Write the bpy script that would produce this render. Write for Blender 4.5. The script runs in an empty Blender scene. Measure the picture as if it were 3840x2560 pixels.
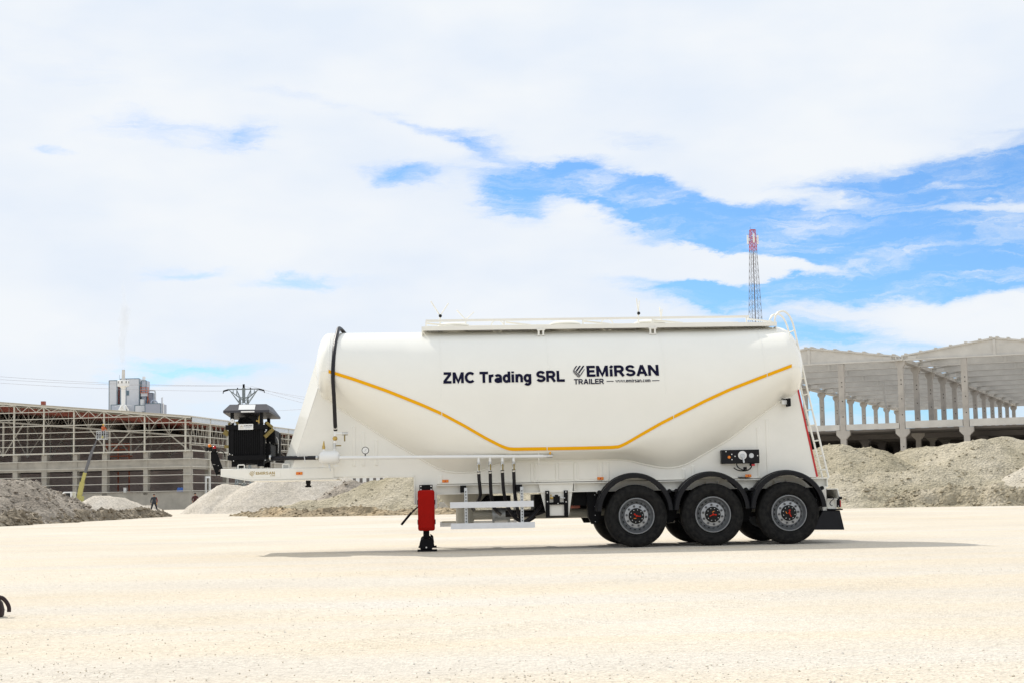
import bpy, bmesh, math, random
from mathutils import Vector, Matrix, noise
random.seed(7)
R = math.radians
SC = bpy.context.scene
COL = SC.collection

# ------------------------------------------------------------------ camera
cam_d = bpy.data.cameras.new('camera')
cam = bpy.data.objects.new('camera', cam_d); COL.objects.link(cam)
cam_d.sensor_width = 36.0
cam_d.lens = 36.0 * 5959.0 / 3840.0
cam_d.clip_start = 0.1; cam_d.clip_end = 9000
PITCH, ROLL = math.atan(577.7 / 5959.0), 0.0193
cp, sp = math.cos(PITCH), math.sin(PITCH)
r0, f0, u0 = Vector((1, 0, 0)), Vector((0, cp, sp)), Vector((0, -sp, cp))
rv = r0 * math.cos(ROLL) - u0 * math.sin(ROLL)
uv = r0 * math.sin(ROLL) + u0 * math.cos(ROLL)
cam.matrix_world = Matrix(((rv.x, uv.x, -f0.x, 0), (rv.y, uv.y, -f0.y, 0), (rv.z, uv.z, -f0.z, 0.907), (0, 0, 0, 1)))
SC.camera = cam

# ------------------------------------------------------------------ light, sky
SUN_DIR = Vector((-0.64, 0.78, 1.0)).normalized()          # towards the sun
sun_d = bpy.data.lights.new('sun', 'SUN')
sun_d.energy = 3.6; sun_d.angle = R(0.6); sun_d.color = (1.0, 0.95, 0.87)
sun = bpy.data.objects.new('sun', sun_d); COL.objects.link(sun)
sun.rotation_euler = SUN_DIR.to_track_quat('Z', 'Y').to_euler()
sun.location = (0, 0, 60)

SC.view_settings.view_transform = 'Standard'
SC.view_settings.look = 'None'
SC.view_settings.exposure = 0.0
SC.view_settings.gamma = 1.0

world = bpy.data.worlds.new('World'); SC.world = world
world.use_nodes = True
wn, wl = world.node_tree.nodes, world.node_tree.links
wn.clear()
def wnode(t, **k):
    n = wn.new(t)
    for a, b in k.items(): setattr(n, a, b)
    return n
def wmath(op, a, b=None, clamp=False):
    n = wnode('ShaderNodeMath', operation=op, use_clamp=clamp)
    for i, v in enumerate((a, b)):
        if v is None: continue
        if hasattr(v, 'links'): wl.new(v, n.inputs[i])
        else: n.inputs[i].default_value = v
    return n.outputs[0]
w_out = wnode('ShaderNodeOutputWorld'); w_bg = wnode('ShaderNodeBackground')
w_bg.inputs['Strength'].default_value = 0.1
wl.new(w_bg.outputs[0], w_out.inputs[0])
sky = wnode('ShaderNodeTexSky', sky_type='NISHITA', sun_disc=False)
sky.sun_elevation = math.asin(SUN_DIR.z)
sky.sun_rotation = math.atan2(SUN_DIR.x, SUN_DIR.y)
sky.altitude = 900; sky.air_density = 1.0; sky.dust_density = 0.6; sky.ozone_density = 2.0
tc = wnode('ShaderNodeTexCoord'); sep = wnode('ShaderNodeSeparateXYZ')
wl.new(tc.outputs['Generated'], sep.inputs[0])
az = wmath('ARCTAN2', sep.outputs[0], sep.outputs[1]); el = wmath('ARCSINE', sep.outputs[2])
comb = wnode('ShaderNodeCombineXYZ'); wl.new(az, comb.inputs[0]); wl.new(el, comb.inputs[1])
def wmap(vec, sc, loc=(0, 0, 0), rot=0.0, typ='POINT'):
    m = wnode('ShaderNodeMapping', vector_type=typ)
    wl.new(vec, m.inputs[0]); m.inputs['Location'].default_value = loc
    m.inputs['Rotation'].default_value = (0, 0, rot); m.inputs['Scale'].default_value = sc
    return m.outputs[0]
def wnoise(vec, scale, detail, rough=0.55, dist=0.0):
    n = wnode('ShaderNodeTexNoise'); wl.new(vec, n.inputs['Vector'])
    n.inputs['Scale'].default_value = scale; n.inputs['Detail'].default_value = detail
    n.inputs['Roughness'].default_value = rough; n.inputs['Distortion'].default_value = dist
    return n
flat = wmap(comb.outputs[0], (1.0, 2.6, 1.0), rot=R(5))
w1 = wnoise(flat, 12.0, 9.0, 0.66)
sub = wnode('ShaderNodeVectorMath', operation='SUBTRACT'); wl.new(w1.outputs['Color'], sub.inputs[0]); sub.inputs[1].default_value = (.5, .5, .5)
mul = wnode('ShaderNodeVectorMath', operation='MULTIPLY'); wl.new(sub.outputs[0], mul.inputs[0]); mul.inputs[1].default_value = (0.085, 0.034, 0)
warp = wnode('ShaderNodeVectorMath', operation='ADD'); wl.new(comb.outputs[0], warp.inputs[0]); wl.new(mul.outputs[0], warp.inputs[1])
RIFTS = [(0.0476,0.1922,0.0554,0.0076,-9.1,0.95),(0.0875,0.1815,0.0436,0.0101,-19.1,0.90),(0.1255,0.1652,0.0503,0.0104,-11.1,0.90),(0.1792,0.1547,0.0587,0.0126,-4.1,0.85),(0.2584,0.1531,0.0839,0.0210,-3.1,1.00),(0.3000,0.1800,0.0600,0.0200,18.0,0.85),(0.2250,0.1841,0.0600,0.0095,4.0,0.62),(0.2706,0.1393,0.0839,0.0168,-6.1,0.90),(0.2638,0.1277,0.0587,0.0101,-4.1,0.80),(0.1378,0.1295,0.0503,0.0084,-3.1,0.85),(0.2047,0.1254,0.0587,0.0084,2.9,0.85),(0.1241,0.1218,0.0336,0.0067,-1.1,0.60),(0.1839,0.0993,0.0302,0.0076,-6.1,0.70),(0.2820,0.1070,0.0336,0.0042,-5.1,0.35),(0.2398,0.1735,0.0705,0.0050,-5.1,-0.75),(0.2912,0.1672,0.0420,0.0040,1.9,-0.70),(0.2300,0.1430,0.0600,0.0030,-6.0,-0.45),(0.2950,0.1290,0.0400,0.0040,8.0,-0.40),(0.1400,0.1760,0.0300,0.0060,-12.0,-0.35),(0.1604,0.1394,0.0806,0.0076,-4.1,-1.20),(0.2109,0.1345,0.0587,0.0040,-3.1,-0.80),(0.2887,0.1133,0.0503,0.0076,-3.1,-0.50),(0.2927,0.1459,0.0134,0.0025,-1.1,-0.50),(0.2627,0.1451,0.0554,0.0020,-4.1,-0.30),(-0.2240,0.2271,0.0285,0.0076,-1.1,0.33),(-0.1771,0.2218,0.0151,0.0067,-1.1,0.33),(-0.1600,0.2237,0.0117,0.0084,-1.1,0.30),(-0.2802,0.2121,0.0101,0.0029,-6.1,0.50),(-0.0534,0.2278,0.0252,0.0037,-13.1,0.50),(-0.0117,0.2193,0.0185,0.0067,-9.1,0.50),(-0.0690,0.2010,0.0201,0.0067,-5.1,0.65),(-0.0014,0.1839,0.0168,0.0092,-11.1,0.75),(-0.2078,0.1425,0.0185,0.0037,-1.1,0.42),(-0.1300,0.1367,0.0285,0.0042,1.9,0.45),(-0.1230,0.2471,0.0269,0.0042,-16.1,0.20),(-0.1990,0.0837,0.0386,0.0047,-3.1,0.70),(-0.2318,0.0764,0.0201,0.0030,-1.1,0.45),(0.0298,0.2013,0.0252,0.0044,8.9,0.60),(0.0841,0.2171,0.0201,0.0042,-6.1,0.35),(-0.2759,0.2663,0.0503,0.0151,-1.1,0.10),(0.2284,0.0882,0.0503,0.0050,-4.1,0.30),(-0.1541,0.0520,0.0503,0.0101,-1.1,0.20),(0.2190,0.0541,0.0839,0.0201,-1.1,0.75)]
acc = None
for (ca, ce, rx, ry, an, wt) in RIFTS:
    k = 1.6
    v = wmap(warp.outputs[0], (rx * k, ry * k, 1.0), (ca, ce, 0), R(an), 'TEXTURE')
    ln = wnode('ShaderNodeVectorMath', operation='LENGTH'); wl.new(v, ln.inputs[0])
    mr = wnode('ShaderNodeMapRange', interpolation_type='SMOOTHERSTEP')
    wl.new(ln.outputs['Value'], mr.inputs[0])
    mr.inputs[1].default_value = 0.0; mr.inputs[2].default_value = 1.45
    mr.inputs[3].default_value = wt*1.22; mr.inputs[4].default_value = 0.0
    acc = mr.outputs[0] if acc is None else wmath('ADD', acc, mr.outputs[0])
acc = wmath('MINIMUM', acc, 1.0)
w2 = wnoise(wmap(warp.outputs[0], (1.0, 6.0, 1.0), rot=R(5)), 15.0, 10.0, 0.66, 0.5)
w3 = wnoise(wmap(comb.outputs[0], (1.0, 2.2, 1.0)), 7.0, 4.0, 0.5)
streak = wmath('MULTIPLY', wmath('SUBTRACT', w2.outputs['Fac'], 0.5), 3.0)
accn = wmath('ADD', acc, wmath('MULTIPLY', streak, wmath('ADD', wmath('MULTIPLY', acc, 0.8, True), 0.13)))
mk = wnode('ShaderNodeMapRange', interpolation_type='SMOOTHSTEP'); wl.new(accn, mk.inputs[0])
mk.inputs[1].default_value = 0.0; mk.inputs[2].default_value = 1.22
cr = wnode('ShaderNodeValToRGB'); wl.new(w3.outputs['Fac'], cr.inputs[0])
cr.color_ramp.elements[0].position = 0.36; cr.color_ramp.elements[0].color = (8.0, 8.7, 9.7, 1)
cr.color_ramp.elements[1].position = 0.62; cr.color_ramp.elements[1].color = (9.0, 9.35, 9.75, 1)
tint = wnode('ShaderNodeMix', data_type='RGBA', blend_type='MULTIPLY'); tint.inputs[0].default_value = 1.0
wl.new(sky.outputs[0], tint.inputs[6]); tint.inputs[7].default_value = (0.72, 1.06, 1.42, 1)
mx = wnode('ShaderNodeMix', data_type='RGBA')
lowm = wnode('ShaderNodeMapRange', interpolation_type='SMOOTHSTEP'); wl.new(el, lowm.inputs[0])
lowm.inputs[1].default_value = 0.02; lowm.inputs[2].default_value = 0.10; lowm.inputs[3].default_value = 0.75; lowm.inputs[4].default_value = 0.0
hzm = wnode('ShaderNodeMix', data_type='RGBA'); wl.new(lowm.outputs[0], hzm.inputs[0]); wl.new(cr.outputs[0], hzm.inputs[6]); hzm.inputs[7].default_value = (7.3, 8.2, 9.35, 1)
wl.new(mk.outputs[0], mx.inputs[0]); wl.new(hzm.outputs[2], mx.inputs[6]); wl.new(tint.outputs[2], mx.inputs[7])
wl.new(mx.outputs[2], w_bg.inputs['Color'])

# ------------------------------------------------------------------ helpers
def tag(o, label=None, cat=None, group=None, kind=None):
    if label: o['label'] = label
    if cat: o['category'] = cat
    if group: o['group'] = group
    if kind: o['kind'] = kind
    return o

def empty(name, loc=(0, 0, 0), rz=0.0, label=None, cat=None, group=None):
    o = bpy.data.objects.new(name, None); COL.objects.link(o)
    o.location = loc; o.rotation_euler = (0, 0, rz); o.empty_display_size = 0.3
    return tag(o, label, cat, group)

def copy_tree(o, parent=None):
    c = o.copy(); COL.objects.link(c); c.parent = parent
    for ch in o.children: copy_tree(ch, c)
    return c

class MB:
    """collects shapes for one mesh object"""
    def __init__(s): s.v, s.f, s.m = [], [], []
    def add(s, vs, fs, mi=0):
        b = len(s.v); s.v += [tuple(p) for p in vs]
        s.f += [tuple(b + i for i in f) for f in fs]; s.m += [mi] * len(fs); return s
    def box(s, x0, x1, y0, y1, z0, z1, mi=0):
        return s.add([(x0,y0,z0),(x1,y0,z0),(x1,y1,z0),(x0,y1,z0),(x0,y0,z1),(x1,y0,z1),(x1,y1,z1),(x0,y1,z1)],
                     [(0,3,2,1),(4,5,6,7),(0,1,5,4),(1,2,6,5),(2,3,7,6),(3,0,4,7)], mi)
    def hexa(s, p, mi=0):       # 8 points, bottom ring then top ring
        return s.add(p, [(0,3,2,1),(4,5,6,7),(0,1,5,4),(1,2,6,5),(2,3,7,6),(3,0,4,7)], mi)
    def bar(s, a, b, w, h=None, mi=0, up=(0, 0, 1)):   # rectangular bar from a to b
        h = h or w; a, b = Vector(a), Vector(b); d = (b - a).normalized(); up = Vector(up)
        if abs(d.dot(up)) > .97: up = Vector((0, 1, 0))
        x = d.cross(up).normalized() * w / 2; y = x.cross(d).normalized() * h / 2
        return s.hexa([a-x-y, a+x-y, b+x-y, b-x-y, a-x+y, a+x+y, b+x+y, b-x+y], mi)
    def cyl(s, a, b, r, n=16, r2=None, mi=0):
        a, b = Vector(a), Vector(b); d = (b - a).normalized(); r2 = r if r2 is None else r2
        u = d.orthogonal().normalized(); w = d.cross(u); vs = []
        for p, q in ((a, r), (b, r2)):
            vs += [p + (u * math.cos(2*math.pi*i/n) + w * math.sin(2*math.pi*i/n)) * q for i in range(n)]
        fs = [(i, (i+1) % n, n + (i+1) % n, n + i) for i in range(n)]
        return s.add(vs, fs + [tuple(range(n-1, -1, -1)), tuple(range(n, 2*n))], mi)
    def tube(s, pts, r, n=10, smooth=0, mi=0):
        pts = [Vector(p) for p in pts]
        if smooth: pts = catmull(pts, smooth)
        vs = []; u = None
        for i, p in enumerate(pts):
            d = (pts[min(i+1, len(pts)-1)] - pts[max(i-1, 0)]).normalized()
            u = d.orthogonal().normalized() if u is None else (u - d * u.dot(d)).normalized()
            w = d.cross(u)
            vs += [p + (u * math.cos(2*math.pi*k/n) + w * math.sin(2*math.pi*k/n)) * r for k in range(n)]
        fs = []
        for i in range(len(pts) - 1):
            fs += [(i*n+k, i*n+(k+1) % n, (i+1)*n+(k+1) % n, (i+1)*n+k) for k in range(n)]
        fs += [tuple(range(n-1, -1, -1)), tuple((len(pts)-1)*n + k for k in range(n))]
        return s.add(vs, fs, mi)
    def prism(s, poly, y0, y1, mi=0, axis='y'):   # polygon (a,b) extruded; axis y: (x,z); x: (y,z); z: (x,y)
        n = len(poly)
        def P(a, b, t): return {'y': (a, t, b), 'x': (t, a, b), 'z': (a, b, t)}[axis]
        vs = [P(a, b, y0) for a, b in poly] + [P(a, b, y1) for a, b in poly]
        return s.add(vs, [tuple(range(n)), tuple(range(2*n-1, n-1, -1))] + [(i, n+i, n+(i+1) % n, (i+1) % n) for i in range(n)], mi)
    def lathe(s, prof, c=(0, 0, 0), n=32, axis='y', mi=0, closed=False, mis=None):   # prof: (radius, along axis)
        vs = []
        for r, t in prof:
            for k in range(n):
                a = 2*math.pi*k/n; p, q = r*math.cos(a), r*math.sin(a)
                vs.append({'y': (c[0]+p, c[1]+t, c[2]+q), 'x': (c[0]+t, c[1]+p, c[2]+q), 'z': (c[0]+p, c[1]+q, c[2]+t)}[axis])
        m = len(prof); rng = range(m if closed else m-1)
        for i in rng:
            j = (i+1) % m
            fs = [(i*n+k, i*n+(k+1) % n, j*n+(k+1) % n, j*n+k) for k in range(n)]
            b = len(s.v) if i == rng[0] else b0
            if i == rng[0]:
                b0 = len(s.v); s.v += [tuple(p) for p in vs]
            s.f += [tuple(b0 + q for q in f) for f in fs]; s.m += [mis[i] if mis else mi] * len(fs)
        return s
    def ball(s, c, r, n=10, mi=0, sz=1.0):
        prof = [(max(1e-4, r*math.sin(math.pi*i/n)), -r*sz*math.cos(math.pi*i/n)) for i in range(n+1)]
        return s.lathe(prof, c, n*2, 'z', mi)
    def build(s, name, mats, parent=None, sharp=32, bevel=0.0, loc=None):
        me = bpy.data.meshes.new(name); me.from_pydata(s.v, [], s.f); me.update()
        for m in (mats if isinstance(mats, (list, tuple)) else [mats]): me.materials.append(m)
        if any(s.m): me.polygons.foreach_set('material_index', s.m)
        bm = bmesh.new(); bm.from_mesh(me); bmesh.ops.recalc_face_normals(bm, faces=bm.faces); bm.to_mesh(me); bm.free()
        me.polygons.foreach_set('use_smooth', [True] * len(me.polygons))
        me.set_sharp_from_angle(angle=R(sharp))
        o = bpy.data.objects.new(name, me); COL.objects.link(o); o.parent = parent
        if loc: o.location = loc
        if bevel:
            b = o.modifiers.new('bevel', 'BEVEL'); b.width = bevel; b.segments = 2; b.limit_method = 'ANGLE'; b.angle_limit = R(40)
        return o

def catmull(p, n):
    out = []
    for i in range(len(p) - 1):
        a, b, c, d = p[max(i-1, 0)], p[i], p[i+1], p[min(i+2, len(p)-1)]
        for k in range(n):
            t = k / n
            out.append(0.5 * ((2*b) + (c-a)*t + (2*a-5*b+4*c-d)*t*t + (3*b-a-3*c+d)*t**3))
    return out + [p[-1]]

def lin(x, pts):
    if x <= pts[0][0]: return pts[0][1]
    for (a, b), (c, d) in zip(pts, pts[1:]):
        if x <= c: return b + (d-b) * (x-a) / (c-a)
    return pts[-1][1]

def mat(name, col, rough=0.55, metal=0.0, var=0.06, scale=2.5, bump=0.0, bscale=60.0, col2=None, spec=0.5, coat=0.0, detail=5.0):
    m = bpy.data.materials.new(name); m.use_nodes = True
    n, l = m.node_tree.nodes, m.node_tree.links; b = n['Principled BSDF']
    b.inputs['Roughness'].default_value = rough; b.inputs['Metallic'].default_value = metal
    b.inputs['Specular IOR Level'].default_value = spec; b.inputs['Coat Weight'].default_value = coat
    t = n.new('ShaderNodeTexCoord'); no = n.new('ShaderNodeTexNoise')
    no.inputs['Scale'].default_value = scale; no.inputs['Detail'].default_value = detail; no.inputs['Roughness'].default_value = 0.6
    l.new(t.outputs['Object'], no.inputs['Vector'])
    r = n.new('ShaderNodeValToRGB'); l.new(no.outputs['Fac'], r.inputs[0])
    c1 = tuple(max(0, c*(1-var)) for c in col); c2 = col2 or tuple(min(1, c*(1+var)) for c in col)
    r.color_ramp.elements[0].position = 0.33; r.color_ramp.elements[0].color = (*c1, 1)
    r.color_ramp.elements[1].position = 0.67; r.color_ramp.elements[1].color = (*c2, 1)
    l.new(r.outputs[0], b.inputs['Base Color'])
    if bump:
        nb = n.new('ShaderNodeTexNoise'); nb.inputs['Scale'].default_value = bscale; nb.inputs['Detail'].default_value = 4
        l.new(t.outputs['Object'], nb.inputs['Vector'])
        bp = n.new('ShaderNodeBump'); bp.inputs['Strength'].default_value = bump; bp.inputs['Distance'].default_value = 0.6/bscale
        l.new(nb.outputs['Fac'], bp.inputs['Height']); l.new(bp.outputs[0], b.inputs['Normal'])
    return m

def stony(name, ca, cb, cc, s1, s2, bump, dist, rough=0.95, patch=0.25, clo=0.78, chi=1.16):
    """broken stone: patchy colour, pebble cells of their own shade, relief"""
    m = bpy.data.materials.new(name); m.use_nodes = True
    n, l = m.node_tree.nodes, m.node_tree.links; b = n['Principled BSDF']
    b.inputs['Roughness'].default_value = rough; b.inputs['Specular IOR Level'].default_value = 0.15
    t = n.new('ShaderNodeTexCoord')
    def tex(kind, sc, **k):
        x = n.new(kind); l.new(t.outputs['Object'], x.inputs['Vector']); x.inputs['Scale'].default_value = sc
        for a, v in k.items(): x.inputs[a].default_value = v
        return x
    n1 = tex('ShaderNodeTexNoise', patch, Detail=6.0, Roughness=0.62)
    v1 = tex('ShaderNodeTexVoronoi', s1); v2 = tex('ShaderNodeTexVoronoi', s2)
    n2 = tex('ShaderNodeTexNoise', s1*0.35, Detail=5.0, Roughness=0.7)
    r = n.new('ShaderNodeValToRGB'); l.new(n1.outputs['Fac'], r.inputs[0])
    r.color_ramp.elements[0].position = 0.36; r.color_ramp.elements[0].color = (*ca, 1)
    r.color_ramp.elements[1].position = 0.64; r.color_ramp.elements[1].color = (*cb, 1)
    e = r.color_ramp.elements.new(0.5); e.color = (*cc, 1)
    sv = n.new('ShaderNodeSeparateColor'); l.new(v1.outputs['Color'], sv.inputs[0])
    mr = n.new('ShaderNodeMapRange'); l.new(sv.outputs[0], mr.inputs[0]); mr.inputs[3].default_value = clo; mr.inputs[4].default_value = chi
    mm = n.new('ShaderNodeMix'); mm.data_type = 'RGBA'; mm.blend_type = 'MULTIPLY'; mm.inputs[0].default_value = 1.0
    l.new(r.outputs[0], mm.inputs[6]); l.new(mr.outputs[0], mm.inputs[7])
    l.new(mm.outputs[2], b.inputs['Base Color'])
    ad = n.new('ShaderNodeMath'); ad.operation = 'MULTIPLY_ADD'; l.new(v2.outputs['Distance'], ad.inputs[0]); ad.inputs[1].default_value = -0.5; l.new(v1.outputs['Distance'], ad.inputs[2])
    a2 = n.new('ShaderNodeMath'); a2.operation = 'MULTIPLY_ADD'; l.new(n2.outputs['Fac'], a2.inputs[0]); a2.inputs[1].default_value = 1.3; l.new(ad.outputs[0], a2.inputs[2])
    bp = n.new('ShaderNodeBump'); bp.inputs['Strength'].default_value = bump; bp.inputs['Distance'].default_value = dist; bp.invert = False
    l.new(a2.outputs[0], bp.inputs['Height']); l.new(bp.outputs[0], b.inputs['Normal'])
    return m

M = {}
M['ivory'] = mat('ivory_paint', (0.88, 0.86, 0.785), 0.22, var=0.015, scale=1.2, coat=0.3)
M['ivory2'] = mat('ivory_frame_paint', (0.86, 0.84, 0.77), 0.36, var=0.03, scale=2.0)
M['white'] = mat('white_paint', (0.82, 0.82, 0.80), 0.3, var=0.02)
M['alu'] = mat('brushed_aluminium', (0.74, 0.75, 0.77), 0.36, metal=0.35, var=0.04, scale=8)
M['galv'] = mat('galvanised_steel', (0.55, 0.57, 0.58), 0.45, metal=0.6, var=0.12, scale=25)
M['steel'] = mat('bright_steel', (0.62, 0.62, 0.60), 0.3, metal=0.9, var=0.1, scale=20)
M['brass'] = mat('brass', (0.55, 0.38, 0.12), 0.35, metal=0.8, var=0.15, scale=20)
M['gold'] = mat('gold_passivated_steel', (0.24, 0.18, 0.055), 0.4, metal=0.5, var=0.2, scale=14)
M['yellow'] = mat('yellow_reflective_tape', (0.88, 0.42, 0.0), 0.5, var=0.03, scale=30, spec=0.15)
M['redtape'] = mat('red_reflective_tape', (0.55, 0.02, 0.02), 0.35, var=0.05, scale=30)
M['navy'] = mat('navy_lettering', (0.010, 0.010, 0.032), 0.7, var=0.05, spec=0.08)
M['goldtxt'] = mat('gold_lettering', (0.45, 0.33, 0.12), 0.45, var=0.05)
M['red'] = mat('red_plastic', (0.33, 0.005, 0.002), 0.55, spec=0.1, var=0.06, scale=6)
M['orange'] = mat('orange_lens', (0.8, 0.22, 0.01), 0.2, var=0.08, scale=40)
M['redlens'] = mat('red_lens', (0.5, 0.015, 0.02), 0.15, var=0.05, scale=40)
M['black'] = mat('black_paint', (0.005, 0.005, 0.006), 0.6, spec=0.15, var=0.2, scale=9)
M['rubber'] = mat('tyre_rubber', (0.0065, 0.0065, 0.0075), 0.8, spec=0.22, var=0.35, col2=(0.022, 0.021, 0.019), scale=14, bump=0.15, bscale=90)
M['hose'] = mat('black_hose', (0.009, 0.008, 0.011), 0.42, spec=0.35, var=0.35, scale=18, bump=0.2, bscale=45)
M['plastic'] = mat('black_plastic', (0.008, 0.008, 0.010), 0.48, spec=0.22, var=0.15, scale=7)
M['rim'] = mat('silver_rim_paint', (0.34, 0.35, 0.36), 0.34, metal=0.7, var=0.06, scale=14)
M['grey'] = mat('grey_canopy_paint', (0.055, 0.055, 0.065), 0.5, var=0.1, scale=6, spec=0.25)
M['stud'] = mat('dark_wheel_nut', (0.13, 0.13, 0.135), 0.3, metal=0.6, var=0.1)
M['beige'] = mat('beige_pipe_paint', (0.48, 0.46, 0.39), 0.4, var=0.05, scale=6)
M['hub'] = mat('hub_black', (0.007, 0.007, 0.007), 0.55, spec=0.25, var=0.2, scale=30)
M['hub_red'] = mat('red_hub_cap', (0.50, 0.02, 0.008), 0.45, var=0.05, spec=0.2)  # plain red of the cap itself, no emission
M['dial'] = mat('dial_white', (0.8, 0.8, 0.78), 0.4, var=0.02)
M['rust'] = mat('red_oxide', (0.30, 0.07, 0.045), 0.6, var=0.2, scale=10)

# the ground of crushed limestone
def ground_mat():
    m = stony('crushed_limestone', (0.60, 0.54, 0.445), (0.665, 0.615, 0.53), (0.635, 0.578, 0.482), 46, 19, 0.65, 0.012, patch=0.13, clo=0.84, chi=1.12)
    n, l = m.node_tree.nodes, m.node_tree.links; b = n['Principled BSDF']
    src = b.inputs['Base Color'].links[0].from_socket
    t = n.new('ShaderNodeTexCoord'); mp = n.new('ShaderNodeMapping'); l.new(t.outputs['Object'], mp.inputs[0])
    mp.inputs['Rotation'].default_value = (0, 0, R(-48)); mp.inputs['Scale'].default_value = (0.07, 1.0, 1.0)
    no = n.new('ShaderNodeTexNoise'); l.new(mp.outputs[0], no.inputs['Vector']); no.inputs['Scale'].default_value = 0.55; no.inputs['Detail'].default_value = 7; no.inputs['Roughness'].default_value = 0.65
    r = n.new('ShaderNodeValToRGB'); l.new(no.outputs['Fac'], r.inputs[0])
    r.color_ramp.elements[0].position = 0.40; r.color_ramp.elements[0].color = (1.02, 0.985, 0.93, 1)
    r.color_ramp.elements[1].position = 0.62; r.color_ramp.elements[1].color = (0.985, 0.995, 1.03, 1)
    x = n.new('ShaderNodeMix'); x.data_type = 'RGBA'; x.blend_type = 'MULTIPLY'; x.inputs[0].default_value = 1.0
    l.new(src, x.inputs[6]); l.new(r.outputs[0], x.inputs[7]); l.new(x.outputs[2], b.inputs['Base Color'])
    return m
M['ground'] = ground_mat()
M['pale'] = stony('pale_gravel', (0.54, 0.485, 0.40), (0.61, 0.56, 0.485), (0.57, 0.515, 0.435), 12, 5, 0.7, 0.05, patch=0.4)
M['olive'] = stony('olive_grey_spoil', (0.37, 0.325, 0.225), (0.52, 0.465, 0.36), (0.44, 0.39, 0.285), 9, 3.5, 0.8, 0.08, patch=0.22)
M['darkspoil'] = stony('grey_brown_spoil', (0.25, 0.215, 0.175), (0.42, 0.37, 0.31), (0.32, 0.28, 0.23), 8, 3.2, 0.8, 0.09, patch=0.5)
M['berm'] = stony('brown_soil', (0.19, 0.155, 0.11), (0.36, 0.31, 0.24), (0.25, 0.21, 0.155), 4.5, 2, 1.0, 0.12, patch=0.7)
M['ochre'] = stony('ochre_soil', (0.26, 0.21, 0.14), (0.46, 0.36, 0.23), (0.36, 0.29, 0.19), 4.5, 2, 1.0, 0.12, patch=0.5)

# ------------------------------------------------------------------ ground sheet
def windrow(x, y):
    # loose stone pushed up beside the wheel tracks, and the shallow tracks themselves
    d = (x+1.88)*0.77 - (y-9.1)*0.64 + .18*noise.noise((x*.5, y*.5, 8)); t = (x+1.88)*0.64 + (y-9.1)*0.77
    k = max(0, .55 + .6*noise.noise((t*.45, 2.2, 1.5)))
    h = .045*k*math.exp(-(d/.11)**2) - .012*math.exp(-((d-.42)/.2)**2) - .012*math.exp(-((d+2.3)/.22)**2) + .030*k*math.exp(-((d+2.62)/.1)**2)
    return h + .006*noise.noise((x*2.2, y*2.2, 4.4))
def gravel():
    rr = random.Random(3); mb = MB(); n = 0
    while n < 3000:
        y = 6.3 + 15*rr.random()**1.6; x = rr.uniform(-.36, .36)*y
        b = noise.noise((x*.35+y*.1, y*.35-x*.2, 6.6)); d = (x+1.88)*0.77 - (y-9.1)*0.64
        if rr.random() > .25 + max(0, b)*1.2 + .8*math.exp(-(d/.16)**2): continue
        n += 1; s = rr.uniform(.003, .007)*(1.4 if rr.random() < .05 else 1); c = Vector((x, y, windrow(x, y)+s*.35)); vv = []
        for q in ((1,0,0),(-1,0,0),(0,1,0),(0,-1,0),(0,0,1),(0,0,-1)):
            vv.append(c + Vector((q[0]+rr.uniform(-.3,.3), q[1]+rr.uniform(-.3,.3), q[2]*.75+rr.uniform(-.2,.2)))*s)
        mb.add(vv, [(0,2,4),(2,1,4),(1,3,4),(3,0,4),(2,0,5),(1,2,5),(3,1,5),(0,3,5)], rr.choice((0, 0, 0, 1, 2)))
    o = mb.build('gravel', [M['st1'], M['st2'], M['st3']], sharp=20)
    tag(o, 'loose pale stones scattered over the foreground of the yard', kind='stuff')
M['st1'] = mat('cream_stone', (0.64, 0.585, 0.49), 0.9, var=0.1, scale=40); M['st2'] = mat('grey_stone', (0.62, 0.585, 0.53), 0.9, var=0.12, scale=40); M['st3'] = mat('buff_stone', (0.60, 0.52, 0.41), 0.9, var=0.12, scale=40)
def ground():
    xs = [-4000, -1500, -600, -250] + [-120 + 4*i for i in range(28)] + [-10 + .25*i for i in range(81)] + [12 + 4*i for i in range(28)] + [250, 600, 1500, 4000]
    ys = [-300, -80, -30, -12, -6, 0, 3] + [6 + .25*i for i in range(57)] + [20.5 + 1.5*i for i in range(30)] + [66 + 6*i for i in range(40)] + [400, 700, 1500, 4000, 7000]
    vs = []
    for y in ys:
        for x in xs:
            z = 0.0
            if 4 < y < 300 and abs(x) < 110:
                z = 0.016 * noise.noise((x*0.12, y*0.16, 3.1)) * min(1, (y-4)/8)
                if -9 < x < 9 and 22 < y < 36: z = 0.0
                if -10 <= x <= 10 and y < 20: z += windrow(x, y)
            vs.append((x, y, z))
    w = len(xs)
    fs = [(j*w+i, j*w+i+1, (j+1)*w+i+1, (j+1)*w+i) for j in range(len(ys)-1) for i in range(w-1)]
    mb = MB(); mb.add(vs, fs)
    o = mb.build('ground', M['ground'], sharp=180)
    tag(o, 'pale cream crushed limestone yard running back to the halls', kind='structure')
ground(); gravel()

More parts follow.
